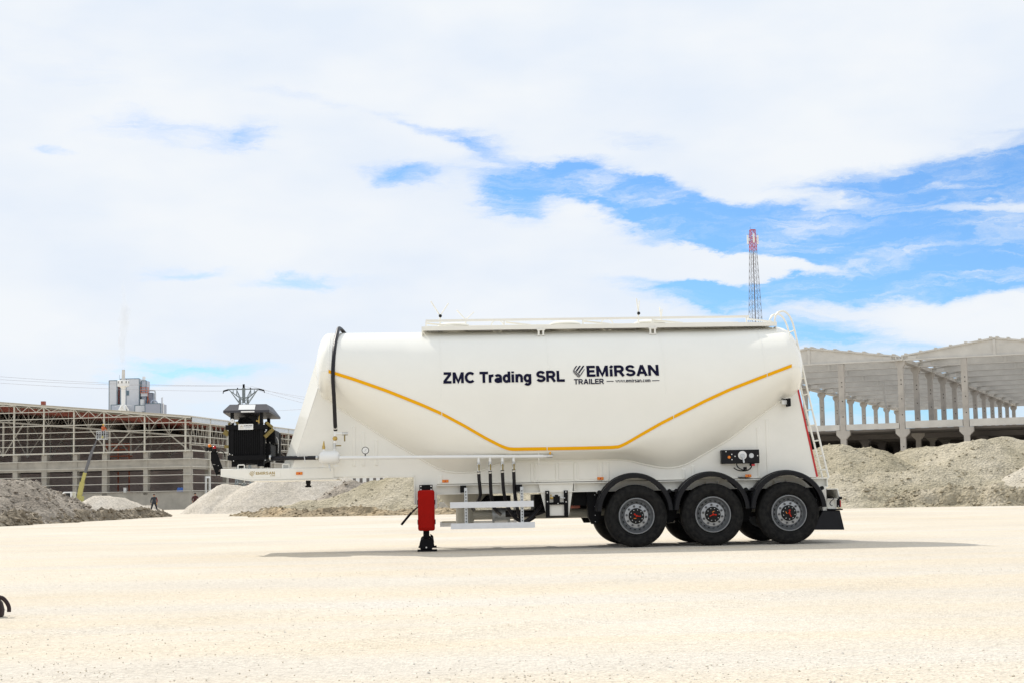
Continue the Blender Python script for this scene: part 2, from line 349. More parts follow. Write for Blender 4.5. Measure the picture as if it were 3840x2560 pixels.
# ------------------------------------------------------------------ heaps
def heap(name, label, cat, ridge, slope, m, step=0.2, rough=0.10, fine=0.05, rnd=0.5, seed=0.0, rocks=0, rsize=(0.05, 0.16), group=None, yscale=1.0):
    """a heap of loose material: ridge points (x, y, height), sides at the slope of repose, lumps and stones"""
    hmax = max(p[2] for p in ridge); pad = hmax/slope + 1.0
    x0, x1 = min(p[0] for p in ridge)-pad, max(p[0] for p in ridge)+pad
    y0, y1 = min(p[1] for p in ridge)-pad, max(p[1] for p in ridge)+pad
    segs = list(zip(ridge, ridge[1:])) or [(ridge[0], ridge[0])]
    def H(x, y):
        nx = noise.noise((x*0.22, y*0.22, seed)) * 0.9; ny = noise.noise((x*0.22, y*0.22, seed+7)) * 0.9
        qx, qy = x + nx, y + ny; best = -9
        for a, b in segs:
            dx, dy = b[0]-a[0], b[1]-a[1]; L2 = dx*dx+dy*dy
            t = 0 if L2 == 0 else max(0, min(1, ((qx-a[0])*dx+(qy-a[1])*dy)/L2))
            d = math.hypot(qx-a[0]-t*dx, (qy-a[1]-t*dy)*yscale); h = a[2]+(b[2]-a[2])*t
            v = h - (math.sqrt((slope*d)**2 + (rnd*slope)**2) - rnd*slope)
            best = max(best, v)
        k = min(1, max(0, best)/0.5)
        best += k*(rough*2.2*noise.noise((x*0.55, y*0.55, seed+3)) + rough*noise.noise((x*1.5, y*1.5, seed+5)) + fine*noise.noise((x*4.1, y*4.1, seed+9)))
        if best < 0.45: best = best - 0.12 + 0.2*noise.noise((x*0.9, y*0.9, seed+2))
        return best
    nx, ny = int((x1-x0)/step)+1, int((y1-y0)/step)+1
    hs = [[H(x0+i*step, y0+j*step) for i in range(nx)] for j in range(ny)]
    mb = MB(); idx = {}; vs = []
    fs = []
    def vid(i, j):
        if (i, j) not in idx:
            idx[(i, j)] = len(vs); vs.append((x0+i*step, y0+j*step, max(-0.25, hs[j][i])))
        return idx[(i, j)]
    for j in range(ny-1):
        for i in range(nx-1):
            if max(hs[j][i], hs[j][i+1], hs[j+1][i], hs[j+1][i+1]) > -0.08:
                fs.append((vid(i, j), vid(i+1, j), vid(i+1, j+1), vid(i, j+1)))
    mb.add(vs, fs)
    rr = random.Random(int(seed*10)+5); n = 0; tries = 0
    while n < rocks and tries < rocks*12:
        tries += 1; x, y = rr.uniform(x0, x1), rr.uniform(y0, y1); h = H(x, y)
        if h < 0.02: continue
        if rr.random() < 0.4 and h > 0.6*hmax: continue
        s = rr.uniform(*rsize) * (1.6 if rr.random() < .08 else 1); n += 1
        c = Vector((x, y, h + s*0.15)); vv = []
        for d in ((1,0,0),(-1,0,0),(0,1,0),(0,-1,0),(0,0,1),(0,0,-1)):
            vv.append(c + Vector((d[0]+rr.uniform(-.35,.35), d[1]+rr.uniform(-.35,.35), d[2]*.8+rr.uniform(-.3,.3)))*s)
        mb.add(vv, [(0,2,4),(2,1,4),(1,3,4),(3,0,4),(2,0,5),(1,2,5),(3,1,5),(0,3,5)])
    o = mb.build(name, m, sharp=60)
    return tag(o, label, cat, group)

G1 = 'heaps of spoil and gravel round the yard'
M['bank'] = stony('tan_bank', (0.30, 0.255, 0.175), (0.46, 0.405, 0.305), (0.38, 0.33, 0.235), 7, 3, 0.9, 0.09, patch=0.5)
M['palestone'] = stony('pale_stony_spoil', (0.47, 0.42, 0.33), (0.56, 0.51, 0.42), (0.51, 0.46, 0.37), 10, 4, 0.8, 0.06, patch=0.4)
heap('spoil_heap', 'big dark grey-brown spoil heap at the photo\'s left edge', 'spoil heap',
     [(-29.5, 70, 2.0), (-26.2, 80, 2.12), (-26.0, 86, 2.15), (-26.2, 88.5, 1.95), (-26.4, 92, 1.45), (-26.2, 97, .85)], 0.62, M['darkspoil'], 0.16, 0.16, 0.10, 0.4, 1.3, 900, (0.05, 0.17), G1)
heap('soil_bank', 'long low brown soil bank along the yard\'s left edge', 'soil bank',
     [(-23.6, 62, .5), (-23.4, 72, .5), (-23.3, 84, .45), (-23.1, 95, .5), (-22.6, 103, .55)], 0.75, M['berm'], 0.14, 0.16, 0.12, 0.2, 2.7, 900, (0.05, 0.16))
heap('gravel_heap', 'small pale gravel heap beside the dark spoil heap, under the yellow boom', 'gravel heap',
     [(-33.2, 127, 1.55), (-32.2, 127, 1.52), (-31.4, 127.4, 1.4), (-30.6, 127.5, 1.1)], 0.62, M['pale'], 0.16, 0.04, 0.05, 0.45, 3.9, 0, group=G1)
heap('gravel_heap', 'tiny grey heap against the concrete wall behind the walking man', 'gravel heap',
     [(-46.4, 200, .62), (-45.7, 200, .6)], 0.5, M['pale'], 0.12, 0.05, 0.05, 0.5, 4.4, 40, (0.05, 0.12), group=G1)
heap('gravel_heap', 'large pale double-peaked gravel heap below the trailer\'s gooseneck', 'gravel heap',
     [(-24.0, 124, .9), (-22.2, 125, 2.3), (-20.8, 125, 2.1), (-20.4, 124, 2.05), (-18.8, 124, 2.95), (-17.3, 124, 3.2), (-15.2, 124, 3.3), (-13.7, 124, 2.85), (-12.9, 124, 2.3)], 0.6, M['pale'], 0.18, 0.05, 0.06, 0.35, 5.2, 0, group=G1)
heap('soil_bank', 'low ochre soil bank in front of the large pale gravel heap', 'soil bank',
     [(-17.0, 100, .22), (-15.0, 95, .36), (-13.2, 89, .46), (-11.2, 87, .42), (-8, 86.5, .42), (-4, 86.5, .4)], 0.45, M['ochre'], 0.14, 0.08, 0.07, 0.4, 6.6, 500, (0.03, 0.09))
heap('spoil_heap', 'lumpy grey spoil heap behind the gap right of the pale gravel heap', 'spoil heap',
     [(-12.2, 112, 1.8), (-10.9, 112, 2.2), (-9.4, 112, 1.9), (-7.8, 112, 1.8)], 0.6, M['darkspoil'], 0.18, 0.18, 0.10, 0.4, 7.1, 250, (0.05, 0.16), G1)
heap('spoil_heap', 'olive-grey spoil heap behind the trailer\'s red box and landing leg', 'spoil heap',
     [(-14.0, 92, .55), (-11.2, 92, .9), (-9.3, 92, 1.25), (-7.6, 92, 1.85), (-6.2, 92, 2.35), (-3, 91, 2.4), (1, 90, 2.2), (5, 89, 2.4), (9, 88, 2.6)], 0.55, M['olive'], 0.2, 0.10, 0.07, 0.5, 8.3, 500, (0.02, 0.08), G1)
heap('spoil_heap', 'rounded olive-grey spoil heap just right of the trailer\'s ladder', 'spoil heap',
     [(11.5, 86, 2.6), (14.4, 85, 2.95), (17.6, 84, 3.2), (18.8, 84, 3.0), (19.6, 84, 2.4)], 0.52, M['olive'], 0.15, 0.12, 0.05, 0.6, 9.2, 900, (0.02, 0.09), G1)
heap('spoil_heap', 'tallest olive-grey spoil heap below the concrete hall, at right', 'spoil heap',
     [(19.0, 86, 2.7), (20.8, 85.5, 2.85), (22.4, 84.5, 3.1), (24.0, 83.5, 3.35), (24.9, 83, 3.05), (25.2, 82, 2.4), (22.8, 80.6, 1.9), (19.5, 80.4, 1.8), (16.5, 80.6, 1.6)], 0.52, M['olive'], 0.15, 0.10, 0.05, 0.6, 10.4, 1000, (0.02, 0.09), G1)
heap('spoil_heap', 'rear olive-grey spoil heap peeping over the pale heap at the photo\'s right edge', 'spoil heap',
     [(26.2, 90, 3.2), (28.2, 91, 3.6), (30.5, 90, 3.4), (33, 89, 3.4)], 0.52, M['olive'], 0.2, 0.10, 0.05, 0.6, 11.4, 300, (0.03, 0.10), G1)
heap('spoil_heap', 'pale stony spoil heap at the photo\'s right edge in front of the olive-grey ones', 'spoil heap',
     [(25.6, 79.5, 1.7), (26.6, 80.2, 2.5), (28.5, 80.6, 2.8), (31, 80.5, 2.8)], 0.55, M['palestone'], 0.15, 0.10, 0.05, 0.5, 13.4, 700, (0.02, 0.08), G1)
heap('soil_bank', 'low crumbly brown bank along the foot of the right-hand spoil heaps', 'soil bank',
     [(8, 80.5, .7), (13, 79.5, .75), (18, 78, .8), (22, 76.5, .85), (27, 75.5, .8), (32, 75, .8)], 0.62, M['bank'], 0.13, 0.15, 0.09, 0.3, 12.5, 1400, (0.03, 0.10))

# ------------------------------------------------------------------ steel hall, left
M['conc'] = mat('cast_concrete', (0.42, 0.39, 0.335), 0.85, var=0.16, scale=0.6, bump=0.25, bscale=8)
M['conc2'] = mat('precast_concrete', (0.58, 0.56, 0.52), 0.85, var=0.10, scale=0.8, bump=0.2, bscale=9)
M['conc_shade'] = mat('shade_darkened_concrete', (0.17, 0.155, 0.145), 0.9, var=0.25, scale=0.25)  # concrete colour darkened to carry the shade inside the halls
M['brightwall'] = mat('brown_grey_brightening_wall', (0.50, 0.415, 0.375), 0.9, var=0.25, scale=0.18)  # colour of the added wall that brightens the steel hall's inside
M['cream_shade'] = mat('shade_darkened_cream_steelwork', (0.44, 0.41, 0.35), 0.55, var=0.08, scale=3)  # darker copy of the cream, with the shade under the roof put into it
M['conc3'] = mat('brownish_concrete_column', (0.44, 0.41, 0.37), 0.85, var=0.16, scale=0.9, bump=0.2, bscale=9)  # darker and browner than the girder concrete
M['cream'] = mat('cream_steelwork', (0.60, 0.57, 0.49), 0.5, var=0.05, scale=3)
M['sheet'] = mat('beige_roof_sheet', (0.50, 0.46, 0.38), 0.5, var=0.08, scale=1.0)
M['redsheet'] = mat('red_brown_roof_lining', (0.36, 0.10, 0.07), 0.6, var=0.2, scale=0.4)
M['clad'] = mat('pale_clerestory_panel', (0.55, 0.59, 0.63), 0.25, var=0.08, scale=0.8)
M['bluebox'] = mat('blue_plastic', (0.05, 0.16, 0.55), 0.4, var=0.1)
M['orangesteel'] = mat('orange_steel', (0.45, 0.11, 0.04), 0.5, var=0.2, scale=3)

HL = empty('steel_hall', (-43.3, 210, 0), R(-9), 'long unfinished hall with cream steel frame over grey concrete base, open sides', 'building')
roofz = lambda x: 12.12 - 0.0955*x
LEFT, DEEP = -46.0, 68.0
MB().prism([(LEFT, 0), (0.64, 0), (0.64, 2.32), (LEFT, 2.32)], 0.0, 0.35).box(0.29, 0.64, 0.36, DEEP, 0, 2.32).build('plinth_wall', M['conc'], HL)
wb = MB()
wb.box(LEFT, 0.60, 0.06, 0.36, 5.28, 5.92).box(LEFT, 0.58, 0.10, 0.36, 5.93, 6.62).box(0.30, 0.60, 0.37, DEEP, 5.28, 5.92).box(0.30, 0.58, 0.37, DEEP, 5.93, 6.62)
wb.build('spandrel_wall', M['conc'], HL)
MB().box(LEFT, 0.28, 0.4, DEEP-.4, 2.05, 2.30).build('ground_slab', M['conc_shade'], HL)
MB().box(LEFT, 0.28, 0.45, 9.0, 5.3, 5.6).build('upper_slab', M['conc_shade'], HL)
MB().prism([(LEFT, 0), (.28, 0), (.28, roofz(.28)), (LEFT, roofz(LEFT))], DEEP-.35, DEEP).box(LEFT-.4, LEFT, 0, DEEP, 0, 16.3).build('rear_wall', M['conc_shade'], HL)
colx = [(-41.5, .62), (-37.0, .62), (-32.6, .62), (-28.4, .62), (-24.0, .69), (-19.86, .73), (-15.5, .61), (-11.33, .71), (-5.6, .6), (0.13, 1.0)]
for i, (x, w) in enumerate(colx):
    MB().box(x-w/2, x+w/2, 0.0 if i < 9 else -.005, 0.95, 2.0, 7.6).build('concrete_column', M['conc'], HL)
for y in [7.3 + 7.2*i for i in range(8)]:
    MB().box(0.05, 0.66, y-.3, y+.3, 2.0, 7.6).build('concrete_column', M['conc'], HL)
posts = [-41.5, -37.0, -32.7, -28.4, -24.15, -19.9, -15.63, -11.38, -5.7, -0.04]
for x in posts:
    MB().box(x-.09, x+.09, -.16, .08, 7.5, roofz(x)-.1).build('steel_post', M['cream'], HL)
for y in [7.0 + 7.2*i for i in range(8)]:
    MB().box(.62, .86, y-.14, y+.14, 2.3, 12.0).build('steel_post', M['cream'], HL)
for z, h in [(2.42,.09),(3.47,.09),(4.54,.09),(5.61,.09),(6.65,.09),(7.7,.19),(8.69,.09),(9.64,.09),(10.49,.09),(11.43,.10),(12.36,.10),(13.3,.10),(14.25,.10),(15.2,.10)]:
    xr = 0.0 if z <= 11.5 else {12.36: -5.7, 13.3: -15.63, 14.25: -24.15, 15.2: -32.7}[z]
    MB().box(LEFT, xr+(.72 if xr == 0 else .1), -.30, -.165, z-h/2, z+h/2).build('girt', M['cream'], HL)
    if z < 11:
        MB().box(.865, .99, -.16, 56, z-h/2, z+h/2).build('girt', M['cream'], HL)
# edge truss between roof edge and first girt
tr = MB()
tr.bar((LEFT, -.2, roofz(LEFT)), (.75, -.2, roofz(.75)), .16, .24)
for (a, b) in zip(posts, posts[1:]):
    zb = 11.43 if a >= -5.8 else 12.36 if a >= -15.7 else 13.3 if a >= -24.2 else 14.25 if a >= -32.8 else 15.2
    m = (a+b)/2
    for p, q in (((a+.15, roofz(a)-.1), (a+(m-a)*.5, zb)), ((a+(m-a)*.5, zb), (m, roofz(m)-.1)), ((m, roofz(m)-.1), (m+(b-m)*.5, zb)), ((m+(b-m)*.5, zb), (b-.15, roofz(b)-.1))):
        tr.bar((p[0], -.2, p[1]), (q[0], -.2, q[1]), .075)
tr.build('edge_truss', M['cream'], HL)
# roof trusses, one behind the other
def truss():
    t = MB(); drop = 2.45
    t.bar((LEFT, 0, roofz(LEFT)-.25), (.3, 0, roofz(.3)-.25), .16, .16)
    t.bar((LEFT, 0, roofz(LEFT)-drop), (.3, 0, roofz(.3)-drop), .16, .18)
    x = 0.0
    while x > LEFT+2.9:
        t.bar((x-2.85, 0, roofz(x-2.85)-.3), (x-2.85, 0, roofz(x-2.85)-drop), .06)
        t.bar((x, 0, roofz(x)-drop), (x-1.42, 0, roofz(x-1.42)-.3), .06)
        t.bar((x-1.42, 0, roofz(x-1.42)-.3), (x-2.85, 0, roofz(x-2.85)-drop), .06)
        x -= 2.85
    for cx in (-41.5, -26.4, -11.2, .1):
        if cx < 0: t.bar((cx+.1, 0, 7.7), (cx+2.9, 0, roofz(cx+2.9)-drop), .15)
        t.bar((cx-.1, 0, 7.7), (cx-2.9, 0, roofz(cx-2.9)-drop), .15)
        t.box(cx-.12, cx+.12, -.12, .12, 7.5, roofz(cx)-drop)
    return t
t0 = truss().build('roof_truss', M['cream_shade'], HL)
for i in range(1, 9):
    c = t0.copy(); COL.objects.link(c); c.parent = HL; c.location = (0, 1.4 + 7.2*i, 0)
t0.location = (0, 1.4, 0)
pb = MB().prism([(LEFT, roofz(LEFT)-.95), (.2, roofz(.2)-.95), (.2, roofz(.2)-.25), (LEFT, roofz(LEFT)-.25)], -.06, .06).build('primer_beam', M['redsheet'], HL)
for i in range(9):
    c = pb if i == 0 else pb.copy()
    if i: COL.objects.link(c); c.parent = HL
    c.location = (0, 4.6 + 7.2*i, 0)
MB().prism([(LEFT, 2.3), (.28, 2.3), (.28, roofz(.28)-2.6), (LEFT, roofz(LEFT)-2.6)], 26, 26.2).build('added_bright_wall', M['brightwall'], HL)  # added wall, catches light to lift the dark interior in place of haze
MB().box(-20.6, -20.1, .4, .9, roofz(-20.3)+.2, roofz(-20.3)+.75).build('roof_vent', M['rust'], HL)
# eaves lattice along the side
sb = MB()
for i in range(28):
    y = .2 + 1.8*i
    sb.bar((.55, y, 8.5), (.55, y+.9, 11.3), .08).bar((.55, y+.9, 11.3), (.55, y+1.8, 8.5), .08)
sb.bar((.55, 0, 8.5), (.55, 51, 8.5), .14).bar((.55, 0, 11.3), (.55, 51, 11.3), .12)
sb.build('eaves_truss', M['cream_shade'], HL)
ro = MB(); ro.add([(LEFT, -.35, roofz(LEFT)+.14), (.8, -.35, roofz(.8)+.14), (.8, DEEP, roofz(.8)+.14), (LEFT, DEEP, roofz(LEFT)+.14),
                   (LEFT, -.35, roofz(LEFT)+.24), (.8, -.35, roofz(.8)+.24), (.8, DEEP, roofz(.8)+.24), (LEFT, DEEP, roofz(LEFT)+.24)],
                  [(0,3,2,1),(4,5,6,7),(0,1,5,4),(1,2,6,5),(2,3,7,6),(3,0,4,7)])
ro.build('roof', M['sheet'], HL)
MB().add([(LEFT, 6, roofz(LEFT)-.15), (.2, 6, roofz(.2)-.15), (.2, DEEP-1, roofz(.2)-.15), (LEFT, DEEP-1, roofz(LEFT)-.15),
          (LEFT, 6, roofz(LEFT)-.1), (.2, 6, roofz(.2)-.1), (.2, DEEP-1, roofz(.2)-.1), (LEFT, DEEP-1, roofz(LEFT)-.1)],
         [(0,3,2,1),(4,5,6,7),(0,1,5,4),(1,2,6,5),(2,3,7,6),(3,0,4,7)]).build('roof_lining', M['redsheet'], HL)
pu = MB()
for x in [-.6 - 1.4*i for i in range(32)]:
    pu.bar((x, -.1, roofz(x)+.03), (x, 6, roofz(x)+.03), .08, .14)
pu.build('purlins', M['sheet'], HL)
ch = MB()
for i in range(8):
    ch.box(.80, .86, .1+7.2*i, 6.9+7.2*i, 11.50, 12.10)
ch.build('clerestory_panel', M['clad'], HL)
MB().box(.60, 1.0, -.3, 56, 12.11, 12.25).box(.87, 1.0, -.3, 56, 11.36, 11.48).build('eaves_beam', M['cream'], HL)
df = MB(); df.box(.9, 1.06, 4.7, 4.95, 1.95, 4.35).box(.9, 1.06, 6.2, 6.45, 1.95, 4.35).box(.9, 1.06, 4.96, 6.19, 4.1, 4.35)
df.build('door_frame', M['white'], HL)
bx = MB(); bx.hexa([(-1.5,.55,2.31),(-.4,.55,2.31),(-.4,1.4,2.31),(-1.5,1.4,2.31),(-1.38,.6,2.86),(-.4,.6,2.86),(-.4,1.3,2.86),(-1.38,1.3,2.86)])
o = bx.build('tarpaulin_stack', M['bluebox']); o.location = (-43.3, 210, 0); o.rotation_euler = (0, 0, R(-9))
tag(o, 'blue tarpaulin-covered stack on the concrete sill at the steel hall\'s corner', 'stack')
rk = MB()
for z in (2.3, 6.9, 7.4, 8.3, 8.8, 9.1): rk.box(-15.2, -11.8, 9.4, 10.6, z, z+.16)
for x in (-15.2, -13.5, -11.9): rk.box(x, x+.14, 9.42, 9.6, 2.3, 9.2)
o = rk.build('steel_rack', M['orangesteel']); o.location = (-43.3, 210, 0); o.rotation_euler = (0, 0, R(-9))
tag(o, 'orange steel rack standing inside the dark steel hall', 'rack')
o = MB().box(-8.9, -8.55, .6, .95, 2.3, 2.95).box(-8.95, -8.5, .55, 1.0, 2.95, 3.0).build('white_post', M['white']); o.location = (-43.3, 210, 0); o.rotation_euler = (0, 0, R(-9))
tag(o, 'short white post on the concrete sill of the steel hall', 'post')

# ------------------------------------------------------------------ precast hall, right
HR = empty('concrete_hall', (31.8, 130, 0), R(-23.4), 'pale precast concrete hall skeleton with rows of columns and pitched girders', 'building')
BAY, NB = 7.66, 12
def column(w, top, cap=True, corbel=False):
    c = MB(); h = w/2
    c.box(-h, h, -h, h, -.3, top-.55 if cap else top)
    if cap:
        c.hexa([(-h,-h,top-.55),(h,-h,top-.55),(h,h,top-.55),(-h,h,top-.55),(-.40,-h,top-.28),(.40,-h,top-.28),(.40,h,top-.28),(-.40,h,top-.28)])
        c.box(-.40, .40, -h, h, top-.28, top)
    if corbel:
        c.hexa([(-h,-h-.01,5.05),(h,-h-.01,5.05),(h,h+.01,5.05),(-h,h+.01,5.05),(-.56,-h-.01,5.40),(.56,-h-.01,5.40),(.56,h+.01,5.40),(-.56,h+.01,5.40)])
        c.box(-.56, .56, -h-.01, h+.01, 5.40, 5.76)
    for z in (4.3, 6.9, 8.2, 9.4, 9.75):
        if z < top: c.cyl((0.05, -h-.012, z), (0.05, -h+.1, z), .05, 8, mi=1)
    return c
M['hole'] = mat('dark_socket', (0.02, 0.02, 0.02), 0.9)
cp0 = column(.43, 11.3, True, True).build('column', [M['conc3'], M['hole']], HR)
for x in (-15, 0, 15):
    for k in range(NB):
        c = cp0 if (x == -15 and k == 0) else cp0.copy()
        if c is not cp0: COL.objects.link(c); c.parent = HR
        c.location = (x, k*BAY, 0)
gp0 = column(.46, 11.28, False, True).build('gable_column', [M['conc3'], M['hole']], HR)
for i, (x, k) in enumerate([(-10, 0), (-4.85, 0), (5.07, 0), (10.1, 0), (-10, NB-1), (-4.85, NB-1), (5.07, NB-1), (10.1, NB-1)]):
    c = gp0 if i == 0 else gp0.copy()
    if i: COL.objects.link(c); c.parent = HR
    c.location = (x, k*BAY, 0)
lo = MB().box(-.3, .3, -.3, .3, -.3, 5.2).hexa([(-.3,-.31,4.8),(.3,-.31,4.8),(.3,.31,4.8),(-.3,.31,4.8),(-.5,-.31,5.15),(.5,-.31,5.15),(.5,.31,5.15),(-.5,.31,5.15)]).build('ground_floor_column', M['conc_shade'], HR)
first = True
for x in (-10, -4.85, 5.07, 10.1):
    for k in range(1, 7):
        c = lo if first else lo.copy()
        if not first: COL.objects.link(c); c.parent = HR
        first = False; c.location = (x+.3, k*BAY, 0)
def girder():
    g = MB(); xm = 7.5
    pts = [(.12, 11.42), (14.88, 11.42), (14.88, 11.62), (xm, 12.66), (.12, 11.62)]
    g.prism(pts, -.09, .09)
    g.box(.12, 14.88, -.21, .21, 11.30, 11.419)
    for s0, s1, z0, z1 in ((.12, xm, 11.62, 12.66), (xm, 14.88, 12.66, 11.62)):
        g.hexa([(s0,-.22,z0+.002),(s1,-.22,z1+.002),(s1,.22,z1+.002),(s0,.22,z0+.002),(s0,-.22,z0+.13),(s1,-.22,z1+.13),(s1,.22,z1+.13),(s0,.22,z0+.13)])
    g.box(xm-.11, xm+.11, -.17, .17, 11.42, 12.64)
    for x in (1.0, 14.0): g.box(x-.35, x+.35, -.165, .165, 11.42, 11.7)
    return g
g0 = girder().build('girder', M['conc2'], HR)
for x in (-15, 0):
    for k in range(NB):
        c = g0 if (x == -15 and k == 0) else g0.copy()
        if c is not g0: COL.objects.link(c); c.parent = HR
        c.location = (x, k*BAY, 0)
p0 = MB().box(-.10, .10, -.28, (NB-1)*BAY+.28, 0, .09).build('purlin', M['conc2'], HR)
first = True
for bx0 in (-15, 0):
    for q in [.5, 1.7, 2.9, 4.1, 5.3, 6.4, 7.25, 7.75, 8.6, 9.7, 10.9, 12.1, 13.3, 14.5]:
        c = p0 if first else p0.copy()
        if not first: COL.objects.link(c); c.parent = HR
        first = False
        z = 11.62 + (12.66-11.62)*(1-abs(q-7.5)/7.38) + .135
        c.location = (bx0+q, 0, z)
for x in (-15, 0, 15):   # valley gutters
    MB().box(x-.28, x+.28, -.45, (NB-1)*BAY+.3, 11.31, 11.42).box(x-.30, x-.22, -.45, (NB-1)*BAY+.3, 11.42, 11.62).box(x+.22, x+.30, -.45, (NB-1)*BAY+.3, 11.42, 11.62).build('gutter', M['conc2'], HR)
for a, b, z0, z1 in ((-14.74, -10.27, 5.8, 6.25), (-9.73, -5.12, 5.8, 6.25), (-4.58, -.26, 5.8, 6.25), (.26, 4.8, 5.8, 6.36), (5.34, 9.83, 5.8, 6.36), (10.37, 14.74, 5.8, 6.36)):
    MB().box(a, b, -.24, .2, z0, z1).build('floor_beam', M['conc2'], HR)
MB().box(-15.2, 15.2, .5, (NB-1)*BAY+.2, 5.62, 5.80).build('upper_floor', M['conc_shade'], HR)
MB().box(-15.3, 15.3, (NB-1)*BAY+.3, (NB-1)*BAY+.6, 0, 5.6).box(-15.6, -15.31, 0, (NB-1)*BAY, 0, 5.6).box(15.31, 15.6, 0, (NB-1)*BAY, 0, 5.6).build('basement_wall', M['conc_shade'], HR)
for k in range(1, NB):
    MB().box(-15, 15, k*BAY-.2, k*BAY+.2, 5.20, 5.615).build('cross_beam', M['conc_shade'], HR)
MB().bar((-3.9, 16, 5.8), (-4.3, 15.4, 10.6), .16).build('prop', M['conc2'], HR)

# ------------------------------------------------------------------ factory far behind
M['clad1'] = mat('light_grey_cladding', (0.60, 0.62, 0.655), 0.5, var=0.03, scale=0.3)
M['clad2'] = mat('blue_grey_cladding', (0.42, 0.46, 0.54), 0.5, var=0.04, scale=0.3)
M['clad3'] = mat('dark_grey_cladding', (0.33, 0.35, 0.41), 0.5, var=0.05, scale=0.3)
M['edge'] = mat('grey_edge_trim', (0.10, 0.16, 0.20), 0.5)
FP = empty('factory', (-142, 600, 0), 0, 'distant factory of tall grey clad process towers rising behind the steel hall', 'building')
def block(name, x0, x1, top, y0, y1, m, trim=True):
    o = MB().box(x0+142, x1+142, y0, y1, 0, top).build(name, m, FP)
    if trim:
        t = MB()
        for x in (x0+142, x1+142): t.box(x-.12, x+.12, y0-.1, y0+.12, 0, top+.05)
        t.box(x0+142.13, x1+142-.13, y0-.1, y0+.12, top-.1, top+.12)
        t.build('corner_trim', M['edge'], o)
    return o
block('tower_block', -152.8, -149.8, 47.3, 0, 6, M['clad1'])
b = block('tower_block', -148.8, -141.6, 47.95, 1, 9, M['clad1'])
MB().box(-146.55+142, -146.45+142, .85, 1.0, 0, 47.9).build('seam', M['edge'], b)
MB().box(-146.5+142, -145.5+142, .8, 1.0, 41.6, 43.4).build('louvre', M['edge'], b)
block('tower_block', -141.0, -139.2, 47.2, 2, 8, M['clad2'])
MB().box(-150+142+.4, -149+142, 2, 6, 0, 46.9).build('stair_core', M['clad3'], FP)
block('low_block', -150.5, -146.5, 37.7, -6, 0, M['clad2'])
b = block('low_block', -142.1, -137.85, 37.5, -4, 2, M['clad1'])
MB().box(-139.4+142, -138.5+142, -4.1, -3.9, 34.6, 35.1).build('window', M['hole'], b)
block('low_block', -137.8, -131.9, 37.9, -6, 4, M['clad3'])
block('annex_block', -138.6, -136.8, 42.5, 3, 8, M['clad3'])
block('process_block', -141.0, -138.4, 41.2, 4, 9, M['clad3'])
MB().box(-141+142, -138.6+142, 1.0, 3.9, 41.2, 42.6).build('machine_house', M['clad1'], FP)
MB().cyl((-140.55+142, 4, 46.5), (-140.55+142, 4, 48.9), .62, 20).build('vent_tank', M['white'], FP)
MB().cyl((-140.2+142, 0, 37.4), (-140.2+142, 0, 39.9), .9, 20).cyl((-140.2+142, 0, 39.9), (-140.2+142, 0, 40.2), .9, 20, .2).build('silver_silo', M['steel'], FP)
sc = MB()
for z in (42.4, 43.3, 44.3): sc.box(-141.1+142, -138.3+142, .4, .6, z, z+.2)
for x in (-141.0, -140.1, -139.2, -138.4): sc.box(x+142-.06, x+142+.06, .35, .65, 42.3, 44.7)
sc.bar((-138.0+142, .5, 44.6), (-138.4+142, .5, 38.4), .22).bar((-138.3+142, .5, 41), (-137.4+142, .5, 38.2), .16)
sc.build('scaffold', M['orangesteel'], FP)
MB().tube([(-138.6+142, 2, 43.4), (-136.4+142, 2, 43.4), (-135.9+142, 2, 43.2), (-135.75+142, 2, 42.6), (-135.75+142, 2, 38)], .28, 10).build('duct', M['galv'], FP)
MB().tube([(-136.4+142, -2, 38.0), (-136.3+142, -2, 38.9), (-135.6+142, -2, 39.4), (-134.8+142, -2, 39.2), (-134.2+142, -2, 38.6), (-134.0+142, -2, 37.8)], .28, 10, 3).build('duct', M['clad2'], FP)
MB().cyl((-132.3+142, -2, 37.8), (-132.3+142, -2, 40.2), .28, 12).cyl((-132.3+142, -2, 40.2), (-132.3+142, -2, 40.5), .45, 12, .2).build('vent_pipe', M['clad1'], FP)
MB().cyl((-131.6+142, -3, 0), (-131.6+142, -3, 38.2), .2, 10).build('downpipe', M['white'], FP)
MB().cyl((-149.6+142, 3, 46.9), (-149.6+142, 3, 49.6), .05, 6).build('aerial', M['edge'], FP)
for z in (38.5, 41.2, 44): MB().cyl((-149.35+142, 1.4, z), (-149.35+142, 1.4, z+2.5), .22, 10).build('vertical_pipe', M['rust'], FP)

WT = empty('white_tower', (-144.45, 588, 0), 0, 'slender white tower with a round windowed drum and a stack on top', 'tower')
MB().lathe([(1.5, 0), (1.5, 32.5), (1.35, 34), (.72, 36.9), (.72, 43.3), (.9, 43.6), (1.3, 43.9), (2.25, 44.15), (2.25, 46.1), (2.05, 46.35), (.9, 46.5), (.01, 46.55)], (0, 0, 0), 14, 'z').build('shaft', M['white'], WT, sharp=25)
MB().lathe([(.62, 46.5), (.58, 50.3), (.5, 50.3), (.5, 49)], (0, 0, 0), 18, 'z').build('stack', M['conc2'], WT)
for a in (-90, -130, -50, -165, -15):
    c, s = math.cos(R(a)), math.sin(R(a))
    MB().bar((c*2.2, s*2.2, 45.2), (c*2.2, s*2.2, 45.95), .32, .16, up=(c, s, 0)).build('window', M['hole'], WT)
lg = MB()
for a in (-60, -120, 45, 135):
    c, s = math.cos(R(a)), math.sin(R(a)); lg.bar((c*.9, s*.9, 37), (c*2.2, s*2.2, 35.2), .5, .5)
lg.build('buttress', M['white'], WT)
MB().bar((-.6, -.6, 37.3), (-2.9, -1, 36.7), .1).bar((.6, -.6, 37.3), (3.4, -1, 36.8), .1).build('strut', M['white'], WT)

